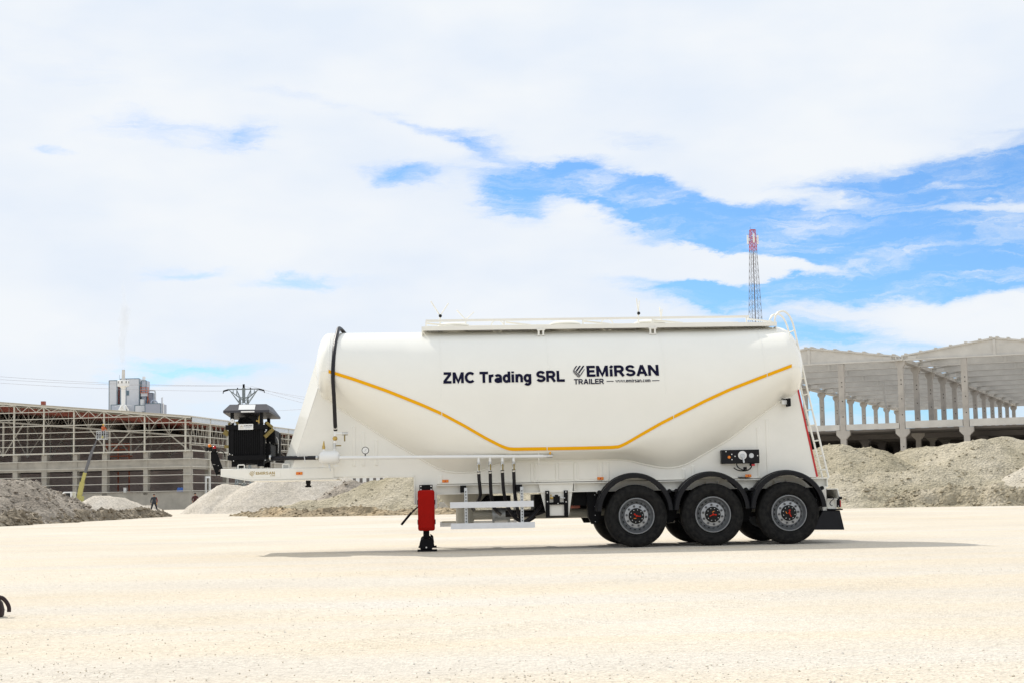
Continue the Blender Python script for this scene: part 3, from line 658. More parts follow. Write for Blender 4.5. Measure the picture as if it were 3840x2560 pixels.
# steam from the stack
def plume():
    pr = [(50.5, -.1, .45), (53, -.4, .75), (56, -.6, .8), (59.2, -.5, .95), (62, -.3, 1.05), (65.1, 0, 1.05), (68, .1, 1.4), (70.9, .1, 1.55), (73, .2, 1.2), (74.8, .35, .8), (77.5, .25, .6), (80.7, -.2, .5), (83.8, -.1, .12)]
    mb = MB(); n = 18; vs = []; st = []
    for i in range(len(pr)-1):
        for k in range(4):
            t = k/4; st.append(tuple(a+(b-a)*t for a, b in zip(pr[i], pr[i+1])))
    st.append(pr[-1])
    for z, ox, r in st:
        for k in range(n):
            a = 2*math.pi*k/n; rr = 1.4*r*(1+.85*noise.noise((math.cos(a)*1.2, math.sin(a)*1.2, z*.45)))
            vs.append((ox+rr*math.cos(a), rr*math.sin(a), z))
    m = len(st); fs = [(i*n+k, i*n+(k+1) % n, (i+1)*n+(k+1) % n, (i+1)*n+k) for i in range(m-1) for k in range(n)]
    mb.add(vs, fs + [tuple(range(n-1, -1, -1)), tuple((m-1)*n+k for k in range(n))])
    pm = bpy.data.materials.new('steam'); pm.use_nodes = True; nn = pm.node_tree.nodes; nn.clear()
    o = nn.new('ShaderNodeOutputMaterial'); v = nn.new('ShaderNodeVolumePrincipled'); pm.node_tree.links.new(v.outputs[0], o.inputs['Volume'])
    v.inputs['Color'].default_value = (.97, .97, .97, 1); v.inputs['Density'].default_value = .12; v.inputs['Anisotropy'].default_value = 0.45
    ob = mb.build('steam', pm, sharp=180); ob.location = (-144.45, 588, 0)
    tag(ob, 'thin white steam plume rising from the white tower\'s stack', kind='stuff')
plume()

# ------------------------------------------------------------------ lattice mast and pylon
M['mastg'] = mat('grey_galvanised_lattice', (0.15, 0.145, 0.145), 0.6, metal=0.0, var=0.1)
M['cabl'] = mat('dark_cable_run', (0.12, 0.10, 0.10), 0.6)
M['mastr'] = mat('red_painted_lattice', (0.50, 0.03, 0.02), 0.45, var=0.08)
M['pyl'] = mat('weathered_pylon_steel', (0.19, 0.22, 0.23), 0.55, metal=0.2, var=0.15)
MT = empty('radio_mast', (46.3, 300, 0), R(12), 'tall tapering lattice mast with red top and antennas behind the trailer', 'mast')
def lattice(mb, z0, z1, w0, w1, n, leg, br):
    hw = lambda z: (w0+(w1-w0)*(z-z0)/(z1-z0))/2
    cs = ((-1,-1),(1,-1),(1,1),(-1,1))
    for a, b in cs: mb.bar((a*hw(z0), b*hw(z0), z0), (a*hw(z1), b*hw(z1), z1), leg)
    for i in range(n):
        za, zb = z0+(z1-z0)*i/n, z0+(z1-z0)*(i+1)/n
        for k in range(4):
            (a, b), (c, d) = cs[k], cs[(k+1) % 4]; ha, hb = hw(za), hw(zb)
            mb.bar((a*ha, b*ha, za), (c*hb, d*hb, zb), br).bar((c*ha, d*ha, za), (a*hb, b*hb, zb), br)
            mb.bar((a*hb, b*hb, zb), (c*hb, d*hb, zb), br)
W = lambda z: 1.95 + (.86-1.95)*(z-33)/(50.4-33)
lattice(l1 := MB(), 0, 46.4, W(0), W(46.4), 36, .055, .028); l1.build('lattice', M['mastg'], MT)
lattice(l2 := MB(), 46.41, 50.4, W(46.4), W(50.4), 5, .075, .042); l2.box(-.47, .47, -.47, .47, 50.4, 50.47); l2.build('red_top', M['mastr'], MT)
MB().box(-.07, .07, -.03, .09, 0, 46.2).build('cable_ladder', M['cabl'], MT)
MB().box(-.06, .06, -.03, .09, 46.2, 48.9).build('red_feeder', M['mastr'], MT)
for sx in (-1, 1):
    a = MB(); a.bar((sx*.4, 0, 48.2), (sx*1.0, 0, 48.2), .06).bar((sx*.4, 0, 48.9), (sx*1.0, 0, 48.9), .06).cyl((sx*.9, 0, 47.5), (sx*.9, 0, 49.7), .04, 6)
    br = a.build('antenna_bracket', M['mastg'], MT)
    MB().box(sx*1.0-.14, sx*1.0+.14, -.12, .12, 47.7, 49.4).build('panel_antenna', M['white'], br)
    MB().box(sx*.62-.12, sx*.62+.12, -.12, .12, 48.3, 48.8).build('radio_unit', M['clad1'], br)
MB().box(-.2, .1, -.75, -.5, 47.9, 49.6).build('panel_antenna', M['white'], MT)
MB().cyl((-.42, 0, 50.4), (-.45, 0, 51.0), .03, 6).build('lightning_rod', M['mastg'], MT)

PY = empty('power_pylon', (-30.55, 180, 0), 0, 'grey lattice power pylon with a wide crossarm behind the black compressor', 'pylon')
lattice(p1 := MB(), 0, 4.4, 2.3, 1.35, 4, .10, .06); lattice(p1, 4.4, 12.6, 1.35, .86, 9, .09, .05)
p1.build('lattice', M['pyl'], PY)
ca = MB(); ca.box(-.16, .16, -.14, .14, 12.0, 13.7).bar((-1.75, 0, 13.55), (1.75, 0, 13.55), .12)
for s in (-1, 1):
    for yy in (-.42, .42):
        ca.bar((s*.43, yy, 12.55), (s*1.75, 0, 13.55), .07).bar((s*.43, yy, 11.9), (s*1.55, 0, 13.4), .06)
        ca.bar((s*.8, yy*.6, 12.85), (s*.8, 0, 13.55), .05).bar((s*1.2, yy*.4, 13.15), (s*1.2, 0, 13.55), .05).bar((s*.43, yy, 12.6), (s*.8, 0, 13.5), .05)
ca.build('crossarm', M['pyl'], PY)
for x, z in ((-2.05, 13.45), (2.05, 13.45), (0, 13.9), (-.7, 13.72), (.75, 13.72)):
    i_ = MB()
    if abs(x) > 2: i_.cyl((x-.3*(x/abs(x)), 0, 13.52), (x+.25*(x/abs(x)), 0, z-.08), .10, 10).cyl((x+.25*(x/abs(x)), 0, z-.08), (x+.3*(x/abs(x)), 0, z-.35), .05, 8)
    else: i_.cyl((x, 0, z-.2), (x, 0, z+(.22 if x == 0 else .0)), .12 if x == 0 else .07, 10)
    i_.build('insulator', M['black'], PY)
M['wire'] = mat('bare_cable', (0.36, 0.35, 0.37), 0.6)
WG = 'overhead power lines tied to the pylon'
def cable(a, b, sag, label):
    a, b = Vector(a), Vector(b); pts = [a.lerp(b, i/24) - Vector((0, 0, sag*4*(i/24)*(1-i/24))) for i in range(25)]
    o = MB().tube(pts, .013, 6).build('power_line', M['wire']); tag(o, label, 'power line', WG)
cable((-32.85, 180, 13.38), (-56.5, 146, 13.05), .35, 'lowest overhead power line crossing left of the pylon')
cable((-31.25, 180, 13.95), (-57.5, 148, 13.95), .45, 'topmost overhead power line crossing left of the pylon')
cable((-30.55, 180, 13.95), (-57.0, 147, 13.45), .45, 'middle overhead power line crossing left of the pylon')
cable((-28.25, 180, 13.38), (-9, 166, 10.0), .25, 'topmost overhead power line right of the pylon, meeting the trailer\'s bulkhead')
cable((-29.8, 180, 13.9), (-9, 167, 9.3), .5, 'second overhead power line from the top right of the pylon')
cable((-30.55, 180, 13.95), (-9, 168, 8.6), .6, 'third overhead power line from the top right of the pylon')
cable((-29.8, 186, 11.3), (-9, 176, 12.2), .25, 'rising overhead wire between black compressor and trailer bulkhead')

# slatted fence beyond the heaps
FN = empty('fence', (-23, 236, 0), 0, 'pale slatted fence seen through the gap under the gooseneck', 'fence')
for i in range(16):
    x = -7.5 + i
    MB().box(x, x+.55, 0, .12, 0, 4.1).build('slat', M['white'], FN)
MB().box(-7.6, 8.3, .14, .3, 0, 4.0).build('backing', M['conc_shade'], FN)

# ------------------------------------------------------------------ boom lift truck
BL = empty('boom_lift_truck', (-53.0, 195, 0), 0, 'white-cabbed truck with a raised yellow telescopic boom in front of the steel hall', 'truck')
M['byel'] = mat('yellow_boom_paint', (0.47, 0.42, 0.13), 0.45, var=0.08)
M['boomg'] = mat('dark_steel_boom', (0.13, 0.13, 0.14), 0.4, var=0.1)
MB().box(-3.0, 4.2, -.9, .9, .75, 1.05).build('chassis', M['black'], BL)
cb = MB(); cb.prism([(-2.3, 1.0), (-.9, 1.0), (-.9, 2.45), (-1.9, 2.45), (-2.25, 1.8)], -1.05, 1.05)
co = cb.build('cab', M['white'], BL, bevel=.05)
MB().box(-1.75, -1.05, -1.07, -1.02, 1.75, 2.3).build('window', M['hole'], co)
MB().box(-2.28, -2.05, -1.07, -1.03, 1.15, 1.5).build('grille', M['hole'], co)
for x in (-1.6, 2.6):
    for y in (-.98, .98):
        w = MB().lathe([(.25, -.14), (.48, -.14), (.5, -.08), (.5, .08), (.48, .14), (.25, .14)], (x, y, .5), 20, 'y').build('wheel', M['rubber'], BL)
        MB().cyl((x, y-.1, .5), (x, y+.1, .5), .25, 14).build('rim', M['rim'], w)
MB().box(.2, 3.9, -.95, .95, 1.06, 1.2).build('deck', M['galv'], BL)
MB().cyl((-.1, 0, 1.05), (-.1, 0, 1.9), .45, 16).build('turret', M['byel'], BL)
MB().bar((-.25, 0, 1.7), (.12, 0, 3.6), .5, .5, up=(1, 0, 0)).bar((.12, 0, 3.55), (.45, 0, 4.75), .36, .36, up=(1, 0, 0)).build('boom', M['byel'], BL)
MB().bar((.42, .0, 4.6), (1.3, 0, 7.4), .30, .3, up=(1, 0, 0)).bar((1.27, 0, 7.3), (1.65, 0, 8.2), .22, .22, up=(1, 0, 0)).build('boom_extension', M['boomg'], BL)
MB().bar((1.63, 0, 8.15), (2.15, 0, 9.5), .12, .12, up=(1, 0, 0)).build('boom_tip', M['boomg'], BL)
bk = MB(); bk.box(1.95, 3.1, -.45, .45, 8.75, 8.85)
for z in (9.2, 9.55, 9.8): bk.bar((1.95, -.45, z), (3.1, -.45, z), .05).bar((1.95, .45, z), (3.1, .45, z), .05).bar((1.95, -.45, z), (1.95, .45, z), .05).bar((3.1, -.45, z), (3.1, .45, z), .05)
for x in (1.95, 2.25, 2.55, 2.8, 3.1): bk.bar((x, -.45, 8.8), (x, -.45, 9.8), .05).bar((x, .45, 8.8), (x, .45, 9.8), .05)
bo = bk.build('basket', M['galv'], BL)
MB().box(2.6, 2.78, -.56, -.47, 8.9, 9.2).build('control_box', M['byel'], bo)

# ------------------------------------------------------------------ people
M['skin'] = mat('skin', (0.40, 0.22, 0.14), 0.5, var=0.05)
M['hair'] = mat('dark_hair', (0.015, 0.012, 0.01), 0.6)
M['trous'] = mat('dark_trousers', (0.014, 0.014, 0.018), 0.8)
M['vest'] = mat('dark_vest', (0.018, 0.022, 0.03), 0.7)
M['maroon'] = mat('maroon_sleeve', (0.16, 0.012, 0.01), 0.75)
M['maroon2'] = mat('dark_maroon_jacket', (0.05, 0.008, 0.007), 0.75)
M['shoe'] = mat('black_shoe', (0.01, 0.01, 0.01), 0.5)
M['glove'] = mat('yellow_glove', (0.6, 0.33, 0.04), 0.6)
M['hivis'] = mat('orange_workwear', (0.5, 0.10, 0.02), 0.7)
M['helmet'] = mat('yellow_helmet', (0.8, 0.5, 0.02), 0.3)
def person(label, loc, rz, feet, hands, mats, hat=None):
    """one continuous skinned body: feet / hands are (x, y, z) of left and right ankle and wrist; facing -y"""
    P, rad, E = [], [], []
    def v(p, r, par=None):
        P.append(p); rad.append(r)
        if par is not None: E.append((par, len(P)-1))
        return len(P)-1
    pel = v((0, 0, .96), .155); sp1 = v((0, 0, 1.12), .16, pel); ch = v((0, -.01, 1.32), .185, sp1); nb = v((0, 0, 1.46), .075, ch)
    nk = v((0, -.01, 1.53), .055, nb); hd = v((0, -.02, 1.60), .078, nk); h2 = v((0, -.02, 1.68), .09, hd); v((0, -.01, 1.735), .06, h2); v((0, -.115, 1.635), .018, hd)
    for s, f, h in ((-1, feet[0], hands[0]), (1, feet[1], hands[1])):
        hip = v((s*.095, 0, .89), .112, pel); an = Vector(f); hp = Vector((s*.095, 0, .89))
        kn = v(tuple(hp.lerp(an, .52) + Vector((0, -.05, 0))), .082, hip); a = v(f, .055, kn); v((f[0], f[1]-.13, f[2]-.05), .035, a)
        sh = v((s*.185, 0, 1.42), .082, ch); w = Vector(h); s0 = Vector((s*.185, 0, 1.42))
        elb = v(tuple(s0.lerp(w, .52) + Vector((s*.05, .05, 0))), .062, sh); wr = v(h, .042, elb)
        d = (w - Vector(P[elb])).normalized(); pal = v(tuple(w + d*.07), .034, wr)
        for q, ln in ((-.03, .075), (-.01, .09), (.01, .085), (.03, .07)):
            k = v(tuple(w + d*.11 + Vector((q*.5, q, 0))), .0105, pal); v(tuple(w + d*(.11+ln*.8) + Vector((q*.5, q-.02, .005))), .008, k)
        k = v(tuple(w + d*.06 + Vector((-s*.01, -.045, 0))), .012, pal); v(tuple(w + d*.10 + Vector((-s*.01, -.06, 0))), .009, k)
    me = bpy.data.meshes.new('person'); bm = bmesh.new(); lay = bm.verts.layers.skin.verify()
    bv = [bm.verts.new(p) for p in P]
    for b_, r_ in zip(bv, rad): b_[lay].radius = (r_, r_*.8 if r_ > .12 else r_)
    bv[0][lay].use_root = True
    for a, b_ in E: bm.edges.new((bv[a], bv[b_]))
    bm.to_mesh(me); bm.free()
    o = bpy.data.objects.new('person', me); COL.objects.link(o)
    sk = o.modifiers.new('skin', 'SKIN'); sk.use_smooth_shade = True
    ss = o.modifiers.new('sub', 'SUBSURF'); ss.levels = 1; ss.render_levels = 1
    ev = bpy.data.meshes.new_from_object(o.evaluated_get(bpy.context.evaluated_depsgraph_get()))
    o.modifiers.clear(); o.data = ev
    ev.materials.clear()
    for k in ('skin', 'top', 'sleeve_l', 'sleeve_r', 'legs', 'shoe', 'hand_l', 'hand_r'): ev.materials.append(M[mats[k]])
    for p in ev.polygons:
        c = p.center; mi = 1
        if c.z > 1.50: mi = 0
        elif c.z < .10: mi = 5
        elif c.z < .93 and abs(c.x) < .40 and min((c - Vector(hands[0])).length, (c - Vector(hands[1])).length) > .26: mi = 4
        elif abs(c.x) > .205 or c.y < -.19:
            s = 0 if c.x < 0 else 1
            dh = (c - Vector(hands[s])).length
            mi = (6 + s) if dh < .14 and (c-Vector((0,0,1.42))).length > (Vector(hands[s])-Vector((0,0,1.42))).length - .02 else 2 + s
        p.material_index = mi; p.use_smooth = True
    hb = MB()
    hb.lathe([(.012, .125), (.06, .112), (.092, .07), (.100, .02), (.097, -.02)], (0, .012, 1.672), 16, 'z')
    ho = hb.build('helmet' if hat else 'hair', M[hat] if hat else M['hair'], o)
    MB().ball((-.032, -.098, 1.665), .011, 6).ball((.032, -.098, 1.665), .011, 6).build('eyes', M['hair'], o)
    MB().box(-.026, .026, -.105, -.09, 1.593, 1.603).build('mouth', M['maroon'], o)
    MB().ball((-.098, 0, 1.65), .024, 6, sz=1.5).ball((.098, 0, 1.65), .024, 6, sz=1.5).build('ears', M['skin'], o)
    o.location = loc; o.rotation_euler = (0, 0, rz); o.scale = (1.12, 1.12, 1.0)
    return tag(o, label, 'person')
base = dict(skin='skin', top='vest', sleeve_l='vest', sleeve_r='maroon', legs='trous', shoe='shoe', hand_l='glove', hand_r='glove')
person('man in dark vest and maroon sleeves walking with a yellow glove', (-35.95, 159, .02), R(12), ((-.30, .05, .08), (.30, -.05, .08)), ((-.27, .02, .86), (.24, -.16, .86)), dict(base, hand_l='skin'))
person('man in dark maroon jacket half hidden behind the pale gravel heap', (-31.66, 158, 0.05), R(175), ((-.12, .02, .08), (.12, -.02, .08)), ((-.28, -.08, .92), (.27, -.1, .95)), dict(base, top='maroon2', sleeve_l='maroon2', sleeve_r='maroon2', hand_l='skin', hand_r='skin'))
person('worker in orange clothes and yellow helmet standing in the boom basket', (-50.35, 195, 8.86), R(150), ((-.12, .02, .08), (.12, -.02, .08)), ((-.25, -.3, 1.05), (.3, -.28, 1.3)), dict(base, top='hivis', sleeve_l='hivis', sleeve_r='hivis', hand_l='glove', hand_r='glove'), 'helmet')

# ------------------------------------------------------------------ dark bag by the left edge of the frame
M['bagm'] = mat('black_maroon_fabric', (0.022, 0.008, 0.009), 0.7, var=0.3, scale=30)
bg = MB(); vs = []; n = 20
prof = [(.13, .0), (.165, .012), (.17, .06), (.155, .12), (.12, .165), (.06, .195), (.005, .20)]
bg.lathe(prof, (0, 0, 0), n, 'z')
BG = bg.build('bag', M['bagm'], sharp=60); BG.location = (-4.362, 13.13, 0.0); BG.scale = (1.0, .8, 1)
tag(BG, 'black and maroon bag on the gravel, cut off by the left edge of the photo', 'bag')
MB().tube([(.10, -.05, .17), (.165, -.05, .160), (.205, -.05, .12), (.222, -.05, .08), (.222, -.05, .046)], .017, 8, 4).build('strap', M['bagm'], BG)

# ------------------------------------------------------------------ the tank trailer
TR = empty('tank_trailer', (3.37, 27.208, 0), 0.052, 'white bulk silo tank trailer standing on the limestone yard', 'trailer')
YC = 1.25; HW = 1.25; ZT = 3.83
TAPE = [(-6.9, 3.16), (-6.5, 3.068), (-6.069, 2.925), (-5.507, 2.717), (-4.945, 2.481), (-4.586, 2.315), (-4.2, 2.10), (-3.864, 1.897), (-3.60, 1.755), (-3.451, 1.697), (-2.8, 1.694), (-2.228, 1.694), (-1.603, 1.699), (-1.47, 1.755), (-1.2, 1.905), (-.856, 2.091), (-.054, 2.475), (.366, 2.656), (1.007, 2.890), (1.463, 3.052), (1.9, 3.20)]
LOW = [(-6.9, 2.86), (-6.735, 2.778), (-6.44, 2.535), (-6.177, 2.35), (-5.75, 2.064), (-5.405, 1.843), (-5.069, 1.641), (-4.824, 1.494), (-4.60, 1.365), (-4.45, 1.335), (-4.227, 1.326), (-4.03, 1.330), (-3.88, 1.368), (-3.637, 1.470), (-3.50, 1.505), (-2.9, 1.508), (-2.332, 1.506), (-1.55, 1.506), (-1.38, 1.488), (-1.177, 1.428), (-.95, 1.37), (-.7, 1.336), (-.5, 1.358), (-.327, 1.415), (-.052, 1.574), (.371, 1.80), (.841, 2.142), (1.307, 2.464), (1.639, 2.673), (1.9, 2.84)]
def smoothlin(x, pts, w=0.06): return (lin(x-w, pts) + 2*lin(x, pts) + lin(x+w, pts)) / 4
tape = lambda x: smoothlin(x, TAPE, .05)
low = lambda x: smoothlin(x, LOW, .10)
def zc(x): return max(tape(x), 2.58)
def surf_y(x, z):
    """near-side skin of the tank at (x, z)"""
    T = tape(x); c = zc(x)
    if z > c: return YC - HW*math.sqrt(max(0, 1-((z-c)/(ZT-c))**2))
    if z < T:
        b = (T-low(x))/.748; return YC - HW*math.sqrt(max(0, 1-((T-z)/b)**2))
    return YC - HW
def section(x, n=28):
    T = tape(x); c = zc(x); b = max(.12, (T-low(x))/.748); pts = []
    for i in range(n+1):                      # over the top from far to near
        a = math.pi*i/n; pts.append((YC+HW*math.cos(a), c+(ZT-c)*math.sin(a)))
    for k in (1, 2, 3): pts.append((0.0, c+(T-c)*k/4 if c-T > .02 else c-.001*k))
    for i in range(n+1):
        a = math.pi*i/n; pts.append((YC-HW*math.cos(a), T-b*math.sin(a)))
    for k in (3, 2, 1): pts.append((2*YC, c+(T-c)*k/4 if c-T > .02 else c-.001*k))
    return pts
XA, XB = -6.52, 1.40
def tank():
    mb = MB(); rings = []
    def cap(x0, D, sgn, e):
        S = section(x0); zm = 3.02; out = []
        for s in (.999, .992, .975, .945, .90, .83, .72, .55, .34, .12):
            dx = D*(1-s**e)**(1/e)
            out.append([(x0+sgn*dx*(1+.35*(3.02-z)*(-1 if sgn < 0 else 1)*0), YC+(y-YC)*s, zm+(z-zm)*s) for y, z in S])
        return out
    rings += cap(XA, .26, -1, 2.4)[::-1]
    nx = 130
    for i in range(nx+1):
        x = XA+(XB-XA)*i/nx; rings.append([(x, y, z) for y, z in section(x)])
    rings += cap(XB, .41, 1, 2.3)
    n = len(rings[0]); vs = [p for r in rings for p in r]; m = len(rings)
    fs = [(i*n+k, i*n+(k+1) % n, (i+1)*n+(k+1) % n, (i+1)*n+k) for i in range(m-1) for k in range(n)]
    mb.add(vs, fs + [tuple(range(n)), tuple((m-1)*n+k for k in range(n))])
    return mb
TK = tank().build('tank', M['ivory'], TR, sharp=40)
def tape_strip(x0, x1, off, h, m, name, n):
    mb = MB(); vs = []
    for i in range(n+1):
        x = x0+(x1-x0)*i/n; T = tape(x)
        for dz in (h, h*.33, -h*.33, -h):
            vs.append((x, surf_y(x, T+dz)-off, T+dz))
    fs = [(i*4+k, i*4+k+1, i*4+5+k, i*4+4+k) for i in range(n) for k in range(3)]
    mb.add(vs, fs); return mb.build(name, m, TK)
for a, b, n in ((-6.5, -4.60, 30), (-4.585, -3.46, 20), (-3.46, -2.82, 8), (-2.805, -1.60, 10), (-1.60, -.64, 18), (-.625, 1.00, 26), (1.015, 1.44, 8)):
    tape_strip(a, b, .007, .029, M['yellow'], 'reflective_tape', n)
    tape_strip(a-.002, b+.002, .0035, .038, M['white'], 'tape_edge', n)
# weld seams over the shell
for x, zlo in ((-6.5, 3.1), (-4.60, 2.45), (-2.75, 1.85), (-.75, 2.3), (.98, 2.98)):
    mb = MB(); vs = []; S = section(x)
    for i in range(29):
        y, z = S[i]
        for dx in (-.012, 0, .012): vs.append((x+dx, YC+(y-YC)*(1.003 if dx == 0 else 1.0008), ZT-(ZT-z)*1.0+(.004 if dx == 0 else .001)))
    fs = [(i*3+k, i*3+k+1, i*3+4+k, i*3+3+k) for i in range(28) for k in (0, 1)]
    mb.add(vs, fs); mb.build('weld_seam', M['ivory'], TK, sharp=80)

# lettering on the shell: heavy sans letters drawn as strokes, in units of the capital height
def arc(cx, cy, rx, ry, a0, a1, n=14):
    return [(cx+rx*math.cos(R(a0+(a1-a0)*i/n)), cy+ry*math.sin(R(a0+(a1-a0)*i/n))) for i in range(n+1)]
GL = {
 'E': (.76, [[(.1,0),(.1,1)], [(.1,.9),(.66,.9)], [(.1,.5),(.61,.5)], [(.1,.1),(.68,.1)]]),
 'M': (1.02, [[(.1,0),(.1,1)], [(.82,0),(.82,1)], [(.13,.93),(.46,.12),(.79,.93)]]),
 'Z': (.84, [[(.05,.9),(.70,.9)], [(.63,.86),(.10,.14)], [(.02,.1),(.72,.1)]]),
 'C': (.93, [arc(.47,.5,.36,.41,42,318,20)]),
 'G': (.98, [arc(.47,.5,.36,.41,42,330,20), [(.50,.46),(.80,.46),(.80,.16)]]),
 'T': (.80, [[(.0,.9),(.74,.9)], [(.37,0),(.37,.9)]]),
 'R': (.90, [[(.1,0),(.1,1)], [(.1,.9),(.42,.9)] + arc(.44,.68,.22,.22,90,-90)[1:] + [(.1,.46)], [(.42,.46),(.72,.0)]]),
 'L': (.74, [[(.1,0),(.1,1)], [(.1,.1),(.68,.1)]]),
 'S': (.86, [arc(.38,.70,.27,.205,15,270,14) + arc(.38,.295,.29,.20,90,-165,14)[1:]]),
 'A': (.94, [[(.09,0),(.43,1.0)], [(.43,1.0),(.77,0)], [(.22,.30),(.64,.30)]]),
 'N': (.92, [[(.1,0),(.1,1)], [(.72,0),(.72,1)], [(.13,.92),(.69,.08)]]),
 'I': (.36, [[(.13,0),(.13,1)]]),
 '1': (.40, [[(.15,0),(.15,.66)], [(.09,.76),(.26,.98)]]),
 'O': (.96, [arc(.45,.5,.35,.41,0,360,24)]),
 'B': (.88, [[(.1,0),(.1,1)], [(.1,.9),(.40,.9)] + arc(.42,.71,.19,.19,90,-90)[1:] + [(.1,.52)], [(.1,.52),(.44,.52)] + arc(.45,.31,.22,.21,90,-90)[1:] + [(.1,.1)]]),
 'H': (.90, [[(.1,0),(.1,1)], [(.70,0),(.70,1)], [(.1,.5),(.70,.5)]]),
 'r': (.50, [[(.1,0),(.1,.74)], [(.1,.40)] + arc(.36,.40,.26,.25,180,80,8)]),
 'a': (.70, [arc(.30,.50,.21,.165,160,0,8) + [(.51,0)], arc(.29,.205,.20,.125,20,340,16) ]),
 'd': (.76, [[(.54,0),(.54,1)], arc(.32,.365,.22,.285,0,360,20)]),
 'i': (.34, [[(.1,0),(.1,.74)], [(.1,.84),(.1,1.0)]]),
 'n': (.70, [[(.1,0),(.1,.74)], [(.1,.42)] + arc(.32,.42,.20,.235,180,0,10) + [(.52,0)]]),
 'g': (.76, [arc(.32,.375,.22,.275,0,360,20), [(.54,.74),(.54,-.02)] + arc(.32,-.02,.22,.19,0,-150,10)]),
 'w': (.90, [[(.04,.70),(.22,.05),(.42,.68),(.62,.05),(.80,.70)]]),
 'm': (1.0, [[(.1,0),(.1,.72)], [(.1,.45)] + arc(.27,.45,.17,.20,180,0,8) + [(.44,0)], [(.44,.45)] + arc(.61,.45,.17,.20,180,0,8) + [(.78,0)]]),
 's': (.60, [[(.46,.60),(.36,.66),(.18,.65),(.09,.54),(.18,.42),(.38,.34),(.46,.20),(.36,.07),(.16,.06),(.06,.14)]]),
 'e': (.68, [[(.09,.38),(.52,.38)] + arc(.31,.365,.22,.29,10,310,16)]),
 'c': (.62, [arc(.31,.365,.22,.29,45,315,14)]),
 'o': (.70, [arc(.32,.365,.22,.29,0,360,18)]),
 '.': (.28, [[(.1,0),(.1,.16)]]), ' ': (.34, [])}
def ribbon(p, w):
    closed = math.dist(p[0], p[-1]) < 1e-6; n = len(p); L, Q = [], []
    for i in range(n):
        a = p[i-1] if i else (p[-2] if closed else None); c = p[i+1] if i < n-1 else (p[1] if closed else None)
        def nrm(u, v):
            d = math.dist(u, v) or 1; return (-(v[1]-u[1])/d, (v[0]-u[0])/d)
        n1 = nrm(a, p[i]) if a else nrm(p[i], c); n2 = nrm(p[i], c) if c else n1
        k = max(.45, 1+n1[0]*n2[0]+n1[1]*n2[1]); m = ((n1[0]+n2[0])/k, (n1[1]+n2[1])/k)
        L.append((p[i][0]+m[0]*w/2, p[i][1]+m[1]*w/2)); Q.append((p[i][0]-m[0]*w/2, p[i][1]-m[1]*w/2))
    return L, Q
def lettering(name, s, x0, x1, z0, z1, m, parent, yf, w=.19):
    """writing fitted to a box; z0 baseline, z1 top of the capitals"""
    st, cx = [], 0
    for ch in s:
        adv, strokes = GL[ch]
        for p in strokes: st.append([(cx+a, b) for a, b in p])
        cx += adv
    rb = [ribbon(p, w) for p in st]
    xs = [q[0] for L, Q in rb for q in L+Q]; xa, xb = min(xs), max(xs)
    mb = MB()
    for k, (L, Q) in enumerate(rb):
        vs = []
        for a, b in zip(L, Q):
            for x, z in (a, b):
                X = x0+(x-xa)/(xb-xa)*(x1-x0); Z = z0+z*(z1-z0); vs.append((X, yf(X, Z)-.0004*(k % 6), Z))
        mb.add(vs, [(2*i, 2*i+1, 2*i+3, 2*i+2) for i in range(len(L)-1)])
    return mb.build(name, m, parent, sharp=180)
ysh = lambda x, z: surf_y(x, z) - .007
lettering('lettering', 'ZMC Trading SRL', -4.559, -2.481, 2.836, 3.028, M['navy'], TK, ysh, .235)
lettering('lettering', 'EM1RSAN', -2.10, -.857, 2.914, 3.106, M['navy'], TK, ysh, .225)
lettering('lettering', 'TRAILER', -2.326, -1.812, 2.785, 2.876, M['navy'], TK, ysh, .2)
lettering('lettering', 'www.emirsan.com', -1.614, -1.011, 2.805, 2.868, M['navy'], TK, ysh, .17)
def clip(poly, a, b, c):      # keep a*x+b*y+c >= 0
    out = []
    for p, q in zip(poly, poly[1:]+poly[:1]):
        dp, dq = a*p[0]+b*p[1]+c, a*q[0]+b*q[1]+c
        if dp >= 0: out.append(p)
        if dp*dq < 0:
            t = dp/(dp-dq); out.append((p[0]+(q[0]-p[0])*t, p[1]+(q[1]-p[1])*t))
    return out
def emblem(x0, x1, z0, z1, m, parent, yf):
    """hexagon of parallel slanting bars folded at the lower left"""
    hexa_ = [(.30, 1), (.98, 1), (1, .66), (.55, 0), (.42, 0), (0, .42), (0, .62)]
    polys = []
    nx, ny = .80, -.60                      # normal of the '/' bars
    for k in range(4):
        c0 = -.40 + k*.25
        p = clip(clip(list(hexa_), nx, ny, -c0), -nx, -ny, c0+.125)
        p = clip(p, .66, .75, -.58) if p else p
        if len(p) > 2: polys.append(p)
    ux, uy = .66, .75
    for k in range(3):
        c0 = .27 + k*.105
        p = clip(clip(list(hexa_), ux, uy, -c0), -ux, -uy, c0+.06)
        if len(p) > 2: polys.append(p)
    mb = MB()
    for p in polys:
        q = [(x0+a*(x1-x0), z0+b*(z1-z0)) for a, b in p]
        mb.add([(a, yf(a, b), b) for a, b in q], [tuple(range(len(q)))])
    return mb.build('emblem', m, parent, sharp=180)
emblem(-2.335, -2.133, 2.905, 3.110, M['navy'], TK, ysh)
for a, b in ((-1.765, -1.645), (-.985, -.857)):
    ln = MB().add([(a, ysh(a, 2.822), 2.822), (b, ysh(b, 2.822), 2.822), (b, ysh(b, 2.834), 2.834), (a, ysh(a, 2.834), 2.834)], [(0, 1, 2, 3)])
    ln.build('rule_line', M['navy'], TK)

